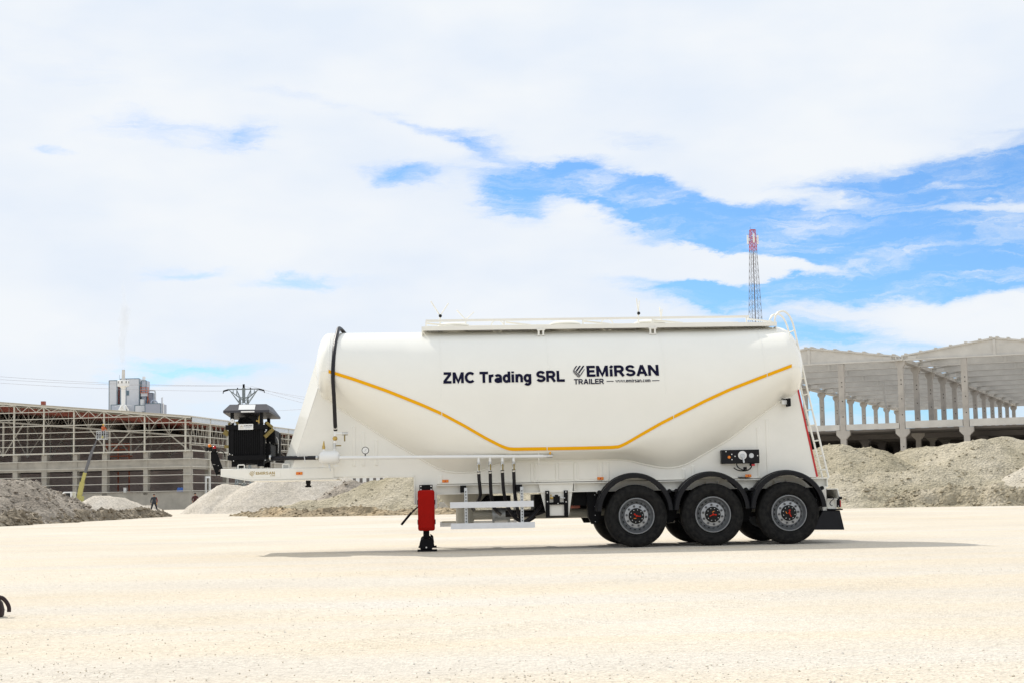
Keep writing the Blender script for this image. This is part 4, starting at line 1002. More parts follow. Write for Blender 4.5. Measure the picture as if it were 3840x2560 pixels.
# side skirts, bulkheads
YS = .42; YE = 2.08
top_in = [(x, low(x)+.16) for x in (-6.55, -6.3, -6.0, -5.6, -5.2, -4.9, -4.6)] + [(-4.3, 1.45), (-4.0, 1.47), (-3.6, 1.57), (-3.3, 1.585), (-2.0, 1.585), (-1.5, 1.585), (-1.1, 1.52), (-.7, 1.46), (-.4, 1.52)] + [(x, low(x)+.14) for x in (0, .4, .8, 1.2, 1.5)]
skirt_poly = [(-7.16, 1.455), (-6.66, 2.95)] + top_in + [(1.62, 2.70), (1.925, 1.135), (-4.69, 1.135), (-4.69, .72), (-5.02, .72), (-5.065, .80), (-5.065, 1.282), (-6.45, 1.29), (-6.62, 1.455)]
for y0, y1 in ((YS, YS+.012), (YE-.012, YE)):
    rb = MB().prism(skirt_poly, y0, y1); s = -1 if y0 < 1 else 1; yo = y0 if s < 0 else y1
    for x, za, zb in ((-6.10, 1.46, 2.16), (-5.94, 1.46, 2.05), (-5.72, 1.46, 1.92), (-4.62, 1.14, 1.29), (-3.05, 1.14, 1.47), (-2.93, 1.14, 1.47), (-2.62, 1.14, 1.47), (-2.30, 1.14, 1.47), (-1.86, 1.14, 1.46), (-1.74, 1.14, 1.46), (-.42, 1.14, 1.33), (-.26, 1.14, 1.38), (.90, 1.14, 2.02), (1.06, 1.14, 2.16)):
        rb.hexa([(x-.035, yo-s*.001, za), (x+.035, yo-s*.001, za), (x+.018, yo+s*.012, za+.02), (x-.018, yo+s*.012, za+.02), (x-.035, yo-s*.001, zb), (x+.035, yo-s*.001, zb), (x+.018, yo+s*.012, zb-.02), (x-.018, yo+s*.012, zb-.02)])
    sk = rb.build('side_skirt', M['ivory2'], TR)
    if s < 0:
        lp = MB(); lp.tube([(x, YS-.008, low(x)-.006) for x in [-6.6+.1*i for i in range(82)]], .015, 6); lp.build('weld_lip', M['ivory'], sk)
        fr = MB(); fr.box(-5.085, -5.065, YS-.02, YS+.03, .80, 1.30).box(-6.46, -5.064, YS-.02, YS+.03, 1.262, 1.281)
        fr.build('edge_flange', M['ivory2'], sk)
        pn = MB()
        for a, b, c, d in ((-3.00, -2.66, 1.17, 1.44), (-2.59, -2.34, 1.17, 1.44), (-2.24, -1.92, 1.17, 1.44)):
            pn.box(a, b, YS-.010, YS-.001, c, d)
        pn.build('pressed_panel', M['ivory2'], sk, bevel=.008)
bh = MB()       # leaning front bulkhead with bevelled corners
A = [(-7.16, YS, 1.455), (-7.345, .66, 1.455), (-7.345, 1.84, 1.455), (-7.16, YE, 1.455)]
B = [(-6.665, YS, 2.95), (-6.755, .78, 3.33), (-6.755, 1.72, 3.33), (-6.665, YE, 2.95)]
bh.add(A + B + [(p[0]+.05, p[1], p[2]) for p in A + B], [(0,1,5,4),(1,2,6,5),(2,3,7,6),(8,12,13,9),(9,13,14,10),(10,14,15,11)])
bh.build('front_bulkhead', M['ivory'], TR)
MB().hexa([(1.60, YS+.013, 2.69), (1.64, YS+.013, 2.69), (1.64, YE-.013, 2.69), (1.60, YE-.013, 2.69), (1.90, YS+.013, 1.13), (1.94, YS+.013, 1.13), (1.94, YE-.013, 1.13), (1.90, YE-.013, 1.13)]).build('rear_bulkhead', M['ivory'], TR)
MB().hexa([(1.615, YS-.006, 2.66), (1.648, YS-.006, 2.66), (1.648, YS-.001, 2.66), (1.615, YS-.001, 2.66), (1.895, YS-.006, 1.14), (1.93, YS-.006, 1.14), (1.93, YS-.001, 1.14), (1.895, YS-.001, 1.14)]).build('red_reflective_strip', M['redtape'], TR)

# chassis
for y0 in (.40, 1.98):
    cb = MB(); yw = y0+.06
    cb.box(-4.69, 2.08, yw-.008, yw+.008, .972, 1.103).box(-4.69, 2.10, y0-.05, y0+.12, 1.104, 1.122).box(-4.69, 2.06, y0-.04, y0+.12, .955, .971)
    for x in (-3.6, -2.33, -.05, .16, 1.15, 1.36): cb.box(x, x+.012, y0-.035, yw-.009, .972, 1.103)
    cb.box(2.064, 2.08, y0-.035, yw-.009, .955, 1.103)
    cb.build('chassis_beam', M['ivory2'], TR)
for y0 in (.40, 2.0):
    g = MB().prism([(-8.37, 1.46), (-8.37, 1.335), (-7.87, 1.262), (-6.45, 1.262), (-6.45, 1.452), (-6.63, 1.452)], y0, y0+.1)
    g.build('gooseneck_beam', M['ivory2'], TR, bevel=.012)
MB().prism([(-8.37, 1.332), (-7.87, 1.245), (-6.40, 1.245), (-6.40, 1.26), (-7.87, 1.26), (-8.37, 1.348)], .385, 2.115).build('kingpin_plate', M['ivory2'], TR)
MB().box(-8.36, -6.66, .501, 1.999, 1.425, 1.443).box(-8.38, -8.35, .501, 1.999, 1.34, 1.45).build('gooseneck_deck', M['ivory2'], TR)
cm = MB()
for x in (-6.35, -5.98, -5.62, -5.28): cm.box(x, x+.06, .52, 1.98, 1.30, 1.40)
cm.build('cross_member', M['ivory2'], TR)
MB().cyl((-6.95, YC, 1.244), (-6.95, YC, 1.19), .044, 16).cyl((-6.95, YC, 1.189), (-6.95, YC, 1.16), .036, 16).cyl((-6.95, YC, 1.159), (-6.95, YC, 1.13), .055, 16).build('kingpin', M['black'], TR)
for x in (-8.03, -7.27):
    MB().tube([(x-.055, .47, 1.455), (x-.055, .47, 1.515), (x-.045, .47, 1.525), (x+.045, .47, 1.525), (x+.055, .47, 1.515), (x+.055, .47, 1.455)], .011, 8).build('tie_down_loop', M['ivory2'], TR)
for x in (-7.80, -7.12): MB().tube([(x-.055, 2.03, 1.455), (x-.055, 2.03, 1.52), (x+.055, 2.03, 1.52), (x+.055, 2.03, 1.455)], .011, 8).build('tie_down_loop', M['ivory2'], TR)
yg = lambda x, z: .3935
MB().box(-7.90, -7.36, .3955, .3995, 1.305, 1.415).build('brand_plate', M['ivory'], TR)
lettering('lettering', 'EMIRSAN', -7.775, -7.453, 1.352, 1.401, M['goldtxt'], TR, yg, .2)
lettering('lettering', '.com', -7.535, -7.449, 1.322, 1.348, M['goldtxt'], TR, yg, .16)
emblem(-7.882, -7.790, 1.325, 1.412, M['goldtxt'], TR, yg)
# bracket plate between the beams, hanging spill bracket
MB().prism([(-2.95, 1.125), (-2.34, 1.125), (-2.43, .56), (-2.82, .56)], .385, .41).build('hanger_plate', M['ivory2'], TR)
fb = MB(); fb.box(-2.835, -2.765, .345, .375, .55, .985).box(-2.515, -2.445, .345, .375, .55, .985).box(-2.835, -2.445, .345, .375, .525, .549).box(-2.764, -2.516, .345, .375, .745, .785)
f_ = fb.build('valve_bracket', M['black'], TR)
MB().box(-2.70, -2.59, .29, .344, .775, .89).cyl((-2.645, .31, .89), (-2.645, .31, .915), .03, 10).build('levelling_valve', M['black'], f_)
MB().cyl((-2.58, .325, .855), (-2.50, .325, .855), .012, 8).build('valve_rod', M['steel'], f_)
MB().cyl((-2.755, .325, .86), (-2.705, .325, .86), .022, 8).cyl((-2.74, .325, .89), (-2.74, .325, .92), .012, 8).build('brass_fitting', M['brass'], f_)
bl = MB()
for x, z in ((-2.80, .95), (-2.48, .96), (-2.80, .80), (-2.48, .79), (-2.62, .765)): bl.cyl((x, .338, z), (x, .346, z), .011, 8)
bl.build('bracket_bolts', M['steel'], f_)

# hopper outlets below the frame and discharge pipe
for x in (-4.2, -.68):
    MB().lathe([(.72, 1.30), (.66, 1.18), (.30, .74), (.16, .70), (.16, .42), (.21, .42), (.21, .38), (.10, .38)], (x, YC, 0), 28, 'z').build('hopper_cone', M['beige'], TR)
    MB().box(x-.30, x+.30, .62, 1.88, .96, 1.02).build('hopper_cross_beam', M['ivory2'], TR)
MB().cyl((-4.2, YC, .585), (1.6, YC, .585), .085, 18).build('discharge_pipe', M['beige'], TR)
fl = MB(); fl.cyl((-3.72, YC, .585), (-3.68, YC, .585), .16, 20).cyl((-3.45, YC, .585), (-3.41, YC, .585), .16, 20).cyl((-3.679, YC, .585), (-3.451, YC, .585), .12, 20)
fl.build('pipe_coupling', M['galv'], TR)
MB().box(-3.95, -3.40, 1.0, 1.5, .76, .92).cyl((-3.75, 1.0, .84), (-3.75, .8, .84), .09, 14).build('outlet_valve', M['black'], TR)

# landing legs
for y, ty in ((.22, 'near'), (2.28, 'far')):
    lg = MB().box(-4.955, -4.815, y-.07, y+.07, .36, 1.09).build('landing_leg', M['black'], TR)
    MB().box(-4.935, -4.835, y-.052, y+.052, .12, .359).build('inner_leg', M['black'], lg)
    sh = MB()
    sh.prism([(-4.985, .035), (-4.79, .035), (-4.765, .10), (-4.79, .19), (-4.85, .225), (-4.93, .225), (-4.985, .19), (-5.005, .11)], y-.10, y+.10)
    sh.prism([(-4.80, .05), (-4.75, .09), (-4.765, .21), (-4.82, .25)], y-.06, y+.12)
    so = sh.build('landing_foot', M['black'], lg, bevel=.012)
    MB().box(-5.035, -4.705, y-.15, y+.15, .004, .032).build('foot_plate', M['black'], lg)
    MB().cyl((-4.885, y-.106, .07), (-4.885, y-.09, .07), .014, 8).build('foot_bolt', M['steel'], lg)
MB().box(-4.99, -4.765, .12, .34, 1.025, 1.125).build('leg_mount', M['black'], TR)
mb = MB()
for x in (-4.965, -4.79):
    for z in (1.045, 1.10): mb.cyl((x, .113, z), (x, .122, z), .013, 8)
mb.build('mount_bolts', M['steel'], TR)
rbx = MB().box(-5.019, -4.735, -.10, .14, .352, 1.035).build('extinguisher_box', M['red'], TR, bevel=.035)
MB().box(-4.985, -4.768, -.108, -.099, .40, .99).build('box_lid', M['red'], rbx, bevel=.02)
for z in (.50, .83):
    MB().box(-4.740, -4.722, -.07, .02, z-.04, z+.04).build('latch', M['plastic'], rbx); MB().box(-5.028, -5.014, -.07, .02, z-.04, z+.04).build('hinge', M['plastic'], rbx)
MB().tube([(-4.95, .02, .80), (-5.05, .0, .73), (-5.12, -.01, .665)], .012, 8).tube([(-5.125, -.01, .665), (-5.30, -.02, .46)], .02, 8).build('crank_handle', M['black'], TR)
MB().tube([(-5.01, .1, .76), (-5.10, .08, .665)], .006, 6).build('crank_chain', M['steel'], TR)

# side guards
for y0, s, xo in ((.0, -1, 0), (2.5, 1, -.17)):
    a = MB(); a.box(-4.475+xo, -3.06+xo, min(y0, y0-s*.03), max(y0, y0-s*.03), .722, .822)
    a.build('guard_rail', M['alu'], TR)
    a = MB(); a.box(-4.467+xo, -3.045+xo, min(y0, y0-s*.03), max(y0, y0-s*.03), .368, .464); a.build('guard_rail', M['alu'], TR)
    for x in (-4.205, -3.255):
        yA, yB = sorted((y0-s*.034, y0-s*.085))
        p = MB(); p.box(x-.026, x+.026, yA, yB, .46, 1.06); po = p.build('guard_post', M['galv'], TR)
        h = MB()
        for k in range(11): h.box(x-.008, x+.008, yA-.003 if s < 0 else yB-.002, yA+.002 if s < 0 else yB+.003, .48+k*.05, .505+k*.05)
        h.build('post_slots', M['hole'], po)
        yC_, yD = sorted((y0-s*.087, y0-s*.42))
        MB().box(x-.09, x+.01, yC_, yD, .985, 1.10).build('guard_bracket', M['black'], TR)
MB().box(-4.6, -4.3, 2.44, 2.49, .44, .47).build('far_rail_end', M['beige'], TR)

# air line along the tank
MB().cyl((-6.33, .05, 1.605), (-2.88, .05, 1.570), .030, 14).cyl((-2.88, .05, 1.570), (-2.81, .05, 1.569), .022, 12).build('air_pipe', M['white'], TR)
at = MB().lathe([(.001, -6.695), (.06, -6.685), (.095, -6.655), (.113, -6.61), (.113, -6.40), (.095, -6.355), (.06, -6.33), (.001, -6.32)], (0, .20, 1.617), 28, 'x').build('silencer_tank', M['white'], TR)
for x in (-6.62, -6.40): MB().bar((x, .17, 1.515), (x, .17, 1.452), .012).bar((x-.05, .17, 1.475), (x+.05, .17, 1.475), .010).build('tank_strap', M['white'], at)
MB().cyl((-6.508, .15, 1.50), (-6.508, .15, 1.44), .016, 10).bar((-6.50, .14, 1.45), (-6.485, .14, 1.385), .014).build('drain_valve', M['steel'], at)
MB().cyl((-6.605, .2, 1.72), (-6.605, .2, 1.76), .024, 12).build('relief_stub', M['white'], at)
MB().cyl((-6.605, .2, 1.76), (-6.605, .2, 1.81), .026, 10).cyl((-6.605, .2, 1.81), (-6.60, .2, 1.90), .022, 10, .006).build('relief_valve', M['brass'], at)
MB().cyl((-6.42, .2, 1.72), (-6.42, .2, 1.765), .026, 12).build('riser_stub', M['white'], at)
rv_ = MB().cyl((-6.42, .19, 1.765), (-6.42, .19, 1.86), .03, 12).build('riser_valve', M['steel'], TR)
MB().bar((-6.39, .15, 1.815), (-6.305, .15, 1.815), .02).build('valve_handle', M['gold'], rv_)
MB().cyl((-6.41, .17, 1.86), (-6.41, .17, 1.90), .024, 12).cyl((-6.41, .17, 1.975), (-6.405, .17, 2.065), .026, 12).cyl((-6.40, .17, 2.02), (-6.29, .17, 2.02), .022, 12).build('riser_tee', M['white'], TR)
MB().ball((-6.41, .17, 1.937), .042, 8).build('check_valve', M['brass'], TR)
bv_ = MB().cyl((-6.29, .17, 2.015), (-6.19, .17, 2.015), .030, 12).build('ball_valve', M['steel'], TR)
MB().bar((-6.245, .13, 1.99), (-6.245, .13, 1.885), .022).build('valve_handle', M['gold'], bv_)
hz = [(-6.40, .17, 2.07), (-6.405, .12, 2.25), (-6.408, .06, 2.45), (-6.415, .02, 2.67), (-6.425, -.01, 2.90), (-6.425, -.01, 3.04), (-6.42, .03, 3.2), (-6.41, .16, 3.42), (-6.40, .36, 3.60), (-6.385, .60, 3.75), (-6.375, .85, 3.87), (-6.36, 1.05, 3.90), (-6.33, 1.2, 3.88), (-6.28, 1.25, 3.82)]
MB().tube(hz, .034, 12, 5).build('vertical_hose', M['hose'], TR)
MB().cyl((-6.40, .165, 2.095), (-6.402, .158, 2.13), .037, 12).build('hose_clamp', M['steel'], TR)
ga = MB().cyl((-5.895, .045, 1.63), (-5.895, .045, 1.67), .010, 8).cyl((-5.893, .03, 1.722), (-5.893, .065, 1.722), .062, 24).build('pressure_gauge', M['black'], TR)
MB().cyl((-5.893, .026, 1.722), (-5.893, .030, 1.722), .052, 24).bar((-5.91, .0245, 1.70), (-5.875, .0245, 1.745), .005, .002, mi=1).build('gauge_dial', [M['dial'], M['black']], ga)
MB().tube([(-6.72, .2, 1.617), (-7.0, .3, 1.622), (-7.25, .45, 1.628), (-7.52, .62, 1.632)], .036, 12, 4).build('air_hose', M['hose'], TR)
MB().cyl((-6.735, .205, 1.617), (-6.70, .2, 1.617), .042, 12).bar((-6.94, .22, 1.67), (-6.92, .22, 1.54), .014).build('hose_clamp', M['steel'], TR)
MB().cyl((-2.81, .05, 1.569), (-2.72, .05, 1.568), .034, 12).build('end_valve', M['steel'], TR)
MB().bar((-2.765, .03, 1.60), (-2.745, .03, 1.70), .024, .008).build('end_valve_handle', M['yellow'], TR)
MB().bar((-2.955, .045, 1.63), (-2.955, .045, 1.43), .012).bar((-2.99, .1, 1.435), (-2.95, .3, 1.435), .012).build('pipe_bracket', M['ivory2'], TR)
hoses = [
 [(-3.98, .06, 1.335), (-3.975, .08, 1.2), (-3.96, .14, 1.05), (-3.955, .22, .95), (-3.975, .3, .86), (-4.03, .45, .77), (-4.08, .62, .72), (-4.05, .85, .68)],
 [(-3.785, .06, 1.34), (-3.782, .1, 1.15), (-3.775, .16, .98), (-3.76, .24, .85), (-3.73, .35, .74), (-3.67, .5, .65), (-3.60, .75, .60)],
 [(-3.578, .06, 1.35), (-3.57, .1, 1.15), (-3.555, .16, .98), (-3.52, .24, .82), (-3.46, .32, .68), (-3.36, .42, .54), (-3.25, .50, .475), (-3.12, .56, .50), (-2.98, .62, .63), (-2.85, .70, .78), (-2.76, .78, .93)],
 [(-3.385, .06, 1.36), (-3.38, .1, 1.18), (-3.37, .18, .98), (-3.34, .28, .80), (-3.30, .40, .62), (-3.24, .52, .50), (-3.14, .62, .47), (-3.0, .7, .54)]]
for p, x in zip(hoses, (-3.98, -3.785, -3.576, -3.385)):
    MB().cyl((x, .05, 1.56), (x, .05, 1.50), .022, 12).build('pipe_stub', M['white'], TR)
    v_ = MB().cyl((x, .05, 1.50), (x, .05, 1.475), .030, 8).ball((x, .05, 1.445), .036, 8).cyl((x, .05, 1.42), (x, .05, 1.395), .026, 8).build('ball_valve', M['steel'], TR)
    MB().bar((x+.004, .005, 1.455), (x+.004, .0, 1.345), .024, .008).build('valve_handle', M['gold'], v_)
    MB().cyl((x, .055, 1.395), (x, .06, 1.33), .022, 12).build('pipe_stub', M['white'], TR)
    h_ = MB().tube(p, .030, 12, 5).build('aeration_hose', M['hose'], TR)
    MB().cyl((p[0][0], p[0][1], p[0][2]-.015), (p[0][0]+.001, p[0][1]+.004, p[0][2]-.04), .034, 12).build('hose_clamp', M['steel'], h_)
MB().tube([(-3.5, .9, .60), (-3.3, .9, .60), (-3.0, .95, .60), (-2.7, 1.0, .7)], .06, 12, 4).build('delivery_hose', M['hose'], TR)
MB().box(-3.0, -2.5, .75, 1.8, .62, .93).build('compressor_block', M['black'], TR)

# side marker lamps, work lamp
for x, z, y in ((-7.036, 1.362, .40), (-4.545, 1.183, YS), (-1.877, 1.179, YS-.06), (.683, 1.177, YS-.10)):
    l_ = MB().box(x-.055, x+.055, y-.018, y-.001, z-.024, z+.024).build('side_marker_lamp', M['orange'], TR, bevel=.006)
    MB().cyl((x, y-.021, z), (x, y-.0185, z), .012, 10).build('lamp_reflector', M['redlens'], l_)
    if x > -2: MB().box(x-.16 if x > 0 else x-.05, x+.04, y+.001, YS-.001, z-.03, z-.018).build('lamp_arm', M['black'] if x > 0 else M['ivory2'], l_)
wl_ = MB().box(1.40, 1.45, .20, .40, 2.36, 2.50).build('work_lamp', M['black'], TR, bevel=.012)
MB().tube([(1.40, .36, 2.48), (1.33, .37, 2.50), (1.27, .40, 2.49), (1.23, .41, 2.44)], .008, 6, 4).build('lamp_cable', M['black'], wl_)
MB().box(1.32, 1.399, .30, .41, 2.40, 2.47).build('lamp_bracket', M['white'], wl_)

# brake control panel
cpn = MB().box(.226, .88, .27, .30, 1.39, 1.627).box(.226, .30, .301, .42, 1.39, 1.627).build('control_panel', M['plastic'], TR, bevel=.006)
MB().lathe([(.001, -.004), (.075, -.003), (.075, 0)], (.585, .268, 1.53), 24, 'y').build('gauge_sector', M['dial'], cpn)
MB().cyl((.585, .262, 1.52), (.585, .24, 1.52), .04, 14).bar((.585, .24, 1.52), (.60, .235, 1.40), .026).build('raise_lever', M['galv'], cpn)
MB().cyl((.742, .266, 1.523), (.742, .2695, 1.523), .042, 20).build('round_window', M['galv'], cpn)
MB().cyl((.352, .262, 1.502), (.352, .2695, 1.502), .025, 14).build('orange_button', M['orange'], cpn)
b_ = MB()
for x, z in ((.40, 1.55), (.40, 1.46), (.455, 1.515), (.30, 1.6), (.85, 1.52)): b_.cyl((x, .264, z), (x, .2695, z), .011, 8)
b_.build('panel_studs', M['steel'], cpn)
MB().tube([(.48, .29, 1.39), (.50, .28, 1.33), (.58, .26, 1.28), (.66, .26, 1.27), (.73, .27, 1.32), (.75, .28, 1.37)], .010, 6, 4).tube([(.43, .29, 1.32), (.50, .27, 1.275), (.62, .26, 1.262), (.72, .26, 1.30)], .010, 6, 4).build('brake_cable', M['black'], cpn)
MB().box(.71, .79, .24, .31, 1.345, 1.405).box(.60, .65, .25, .31, 1.28, 1.33).build('cable_connector', M['black'], cpn)
MB().box(.735, .79, .235, .2395, 1.345, 1.375).build('red_tag', M['redlens'], cpn)

# top walkway, handrail, manholes
wk = MB()
for y0, y1 in ((.66, .69), (1.81, 1.84)):
    wk.box(-4.918, 1.354, y0, y1, 3.800, 3.872)
wk.box(-4.918, 1.354, .691, 1.809, 3.85, 3.858)
wo = wk.build('walkway', M['ivory2'], TR)
for x in (-4.918, 1.338): MB().prism([(.70, 3.69), (1.25, 3.80), (1.80, 3.69), (1.80, 3.795), (.70, 3.795)], x, x+.016, axis='x').build('walkway_end', M['ivory2'], wo)
for x in (-2.83, -.86):
    MB().box(x-.055, x-.025, .64, .72, 3.68, 3.80).box(x+.025, x+.055, .64, .72, 3.68, 3.80).box(x-.07, x+.07, .635, .659, 3.775, 3.80).box(x-.065, x+.065, .635, .659, 3.68, 3.695).build('walkway_bracket', M['ivory2'], wo)
hr_ = MB()
hr_.box(-4.846, .875, .72, .75, 3.958, 3.998); hr_.box(-4.846, .875, 1.75, 1.78, 3.958, 3.998)
for x in (-4.84, -3.47, -2.08, -.85, .83):
    for y in (.735, 1.765): hr_.box(x-.012, x+.012, y-.012, y+.012, 3.872, 3.957)
for xa, xb in ((-4.83, -4.35), (-3.44, -3.0), (-2.06, -1.6), (-.83, -.3), (.86, 1.3)):
    hr_.bar((xa, .78, 3.94), (xb, .78, 3.885), .028)
hr_.build('folding_handrail', M['ivory2'], TR)
for x in (-4.35, -.82, -2.35):
    m_ = MB().cyl((x, YC, 3.80), (x, YC, 3.93), .26, 28).lathe([(.28, 3.93), (.28, 3.955), (.20, 3.985), (.001, 3.995)], (x, YC, 0), 28, 'z').build('manhole', M['ivory2'], TR)
    if x == -2.35: continue
    for dx, yy, hgt in ((-.24, 1.0, .18), (.22, 1.35, .06)):
        q = MB().cyl((x+dx, yy, 3.90), (x+dx, yy, 4.06+hgt*.3), .016, 8)
        sp_ = .16 if x < -2 else .03
        q.bar((x+dx, yy, 4.04+hgt*.3), (x+dx-sp_, yy-.05, 4.17+hgt), .018).bar((x+dx, yy, 4.04+hgt*.3), (x+dx+sp_*.95, yy+.04, 4.14+hgt), .018)
        q.build('clamp_lever', M['ivory2'], m_)
    MB().ball((x-.235, .98, 4.09), .03, 6).build('lever_knob', M['plastic'], m_)
MB().lathe([(.10, -.012), (.12, 0), (.10, .012)], (-3.58, .95, 3.89), 18, 'y').build('vent_flap', M['ivory2'], TR)
MB().lathe([(.10, -.012), (.12, 0), (.10, .012)], (-1.63, .95, 3.89), 18, 'y').build('vent_flap', M['ivory2'], TR)

# ladder
ld = MB()
stile = [(1.249, 3.83), (1.262, 3.93), (1.32, 4.003), (1.40, 4.025), (1.47, 3.99), (1.523, 3.92), (1.56, 3.83), (1.583, 3.743), (1.652, 3.392), (1.77, 2.721), (1.876, 2.185), (1.968, 1.758), (2.098, 1.12)]
for y in (.36, .80): ld.tube([(x+(y-.36)*.0, y, z) for x, z in stile], .017, 8, 2)
for z in (3.69, 3.41, 3.13, 2.86, 2.58, 2.31, 2.04, 1.77, 1.50, 1.26):
    x = [a+(b-a)*(z-za)/(zb-za) for (a, za), (b, zb) in zip(stile[5:], stile[6:]) if zb <= z <= za][0]
    ld.cyl((x, .36, z), (x, .80, z), .013, 8)
ld.build('ladder', M['ivory2'], TR)
MB().bar((1.64, .40, 2.86), (1.755, .40, 2.86), .02).bar((1.64, .76, 2.86), (1.755, .76, 2.86), .02).build('ladder_bracket', M['ivory2'], TR)

# wheels
def tyre_profile():
    return [(.305, .06), (.33, .022), (.38, .004), (.43, .0), (.47, .006), (.502, .022), (.523, .046), (.528, .075), (.520, .078), (.520, .088), (.529, .090), (.531, .14), (.522, .142), (.522, .154), (.531, .156), (.532, .19), (.531, .226), (.522, .228), (.522, .240), (.531, .242), (.529, .29), (.520, .292), (.520, .302), (.528, .305), (.523, .334), (.502, .358), (.47, .374), (.43, .380), (.38, .376), (.33, .358), (.305, .32)]
wb_ = MB()
wb_.lathe([(.312, .06), (.312, .035), (.300, .018), (.292, .018), (.286, .040), (.276, .075), (.268, .125), (.240, .150), (.222, .120), (.208, .078), (.200, .066), (.134, .062), (.134, .10), (.20, .20), (.29, .30), (.312, .32)], (0, 0, 0), 48, 'y')
for k in range(10):
    a = R(90+12+36*k); x, z = .167*math.cos(a), .167*math.sin(a)
    wb_.cyl((x, .064, z), (x, .042, z), .0205, 10, .019, mi=2).cyl((x, .0415, z), (x, .024, z), .015, 10, .007, mi=2)
for k in range(18):
    a = R(20*k+5); c, s = math.cos(a), math.sin(a)
    t = Vector((-s, 0, c)); r_ = Vector((c, 0, s)); n_ = Vector((c*.85, -.52, s*.85)).normalized(); u_ = t.cross(n_)
    p = r_*.231 + Vector((0, .134, 0)); q = [p + t*a_ + u_*b_*.010 + n_*.002 for a_, b_ in ((-.017, -1), (.017, -1), (.017, 1), (-.017, 1))]
    wb_.add(q + [v - n_*.004 for v in q], [(0,1,2,3),(4,7,6,5),(0,4,5,1),(1,5,6,2),(2,6,7,3),(3,7,4,0)], 1)
W0 = wb_.build('wheel', [M['rim'], M['hole'], M['stud']], TR, sharp=30)
tb_ = MB().lathe(tyre_profile(), (0, 0, 0), 72, 'y', closed=True)
for rr in (.345, .405, .475): tb_.lathe([(rr-.003, .0085 if rr != .405 else .0005), (rr, .003 if rr != .405 else -.003), (rr+.003, .0085 if rr != .405 else .0005)], (0, 0, 0), 72, 'y')
tb_.build('tyre', M['rubber'], W0, sharp=28)
hb_ = MB().lathe([(.132, .064), (.132, .040), (.124, .030), (.060, .026), (.001, .022)], (0, 0, 0), 32, 'y').build('hub', M['hub'], W0)
hs = MB()
for k in range(10):
    a = R(36*k+8); hs.ball((.104*math.cos(a), .026, .104*math.sin(a)), .010, 6)
hs.build('hub_bolts', M['steel'], W0)
rc_ = MB(); rc_.ball((.0, .018, 0), .020, 8)
for a, l_ in ((140, .045), (355, .070)): rc_.bar((0, .016, 0), (l_*math.cos(R(a)), .016, l_*math.sin(R(a))), .020, .014)
rc_.ball((.045*math.cos(R(140)), .014, .045*math.sin(R(140))), .017, 8)
rc_.build('red_hub_indicator', M['hub_red'], W0)
MB().box(-.050, -.008, .018, .024, -.044, -.034).build('orange_mark', M['orange'], W0)
first = True
for x, ang in ((-1.31, 0), (0.0, -150), (1.31, -60)):
    for far in (False, True):
        w = W0 if first else copy_tree(W0, TR); first = False
        w.location = (x, 2.5 if far else 0.0, .529)
        w.rotation_euler = (0, R(ang), math.pi) if far else (0, R(-ang), 0)
# mudguards
def mudguard():
    g = MB(); n = 40; Ro, Ri, y0, y1 = .655, .575, 0.0, .43
    a = [R(2) + (R(178)-R(2))*i/n for i in range(n+1)]
    def ring(r, y): return [(r*math.cos(t), y, r*math.sin(t)) for t in a]
    rs = [ring(Ri, y0), ring(Ro-.02, y0-.004), ring(Ro, y0+.02), ring(Ro, y0+.16), ring(Ro+.012, y0+.17), ring(Ro+.012, y0+.24), ring(Ro, y0+.25), ring(Ro, y1-.02), ring(Ro-.02, y1+.004), ring(Ri+.03, y1), ring(Ri+.035, y1-.008), ring(Ro-.026, y1-.012), ring(Ro-.026, y0+.016), ring(Ri+.004, y0+.010)]
    m = len(rs); vs = [p for r in rs for p in r]; w = n+1
    fs = [(j*w+i, j*w+i+1, ((j+1) % m)*w+i+1, ((j+1) % m)*w+i) for j in range(m) for i in range(n)]
    fs += [tuple(j*w for j in range(m)), tuple(j*w+n for j in range(m-1, -1, -1))]
    return g.add(vs, fs)
G0 = mudguard().build('mudguard', M['plastic'], TR, sharp=35)
for q in (-.60, .60):
    MB().cyl((q, .101, .345), (q, .48, .345), .022, 10).cyl((q, .06, .345), (q, .10, .345), .034, 12, mi=1).build('mudguard_stay', [M['galv'], M['black']], G0)
first = True
for x in (-1.335, -.018, 1.297):
    for far in (False, True):
        g = G0 if first else copy_tree(G0, TR); first = False
        g.location = (x, 2.53 if far else -.03, .598); g.rotation_euler = (0, 0, math.pi if far else 0)
# axles and suspension
for x in (-1.31, 0, 1.31):
    MB().cyl((x, .2, .529), (x, 2.3, .529), .075, 16).build('axle', M['black'], TR)
    for y in (.56, 1.94):
        s_ = MB()
        s_.prism([(x-.80, .955), (x-.50, .955), (x-.56, .52), (x-.62, .40), (x-.72, .40), (x-.78, .52)], y-.08, y+.08)
        s_.bar((x-.65, y, .50), (x+.05, y, .56), .10, .07).bar((x+.05, y, .54), (x+.42, y, .60), .10, .05)
        so = s_.build('suspension_arm', M['black'], TR)
        MB().lathe([(.06, .63), (.12, .66), (.135, .72), (.12, .78), (.135, .84), (.12, .90), (.08, .953)], (x+.38, y, 0), 20, 'z').build('air_spring', M['rubber'], so)
        b_ = MB()
        for z in (.90, .70, .55, .44): b_.cyl((x-.66, y-.086 if y < 1 else y+.08, z), (x-.66, y-.08 if y < 1 else y+.086, z), .008, 8)
        if x < -1: b_.build('hanger_bolts', M['galv'], so)
MB().lathe([(.001, -2.45), (.12, -2.44), (.155, -2.40), (.155, -1.75), (.12, -1.70), (.001, -1.69)], (0, 2.0, .80), 24, 'x').build('air_reservoir', M['rust'], TR)
MB().box(-2.33, 2.05, .62, 1.88, .72, .95).build('brake_gear', M['black'], TR)

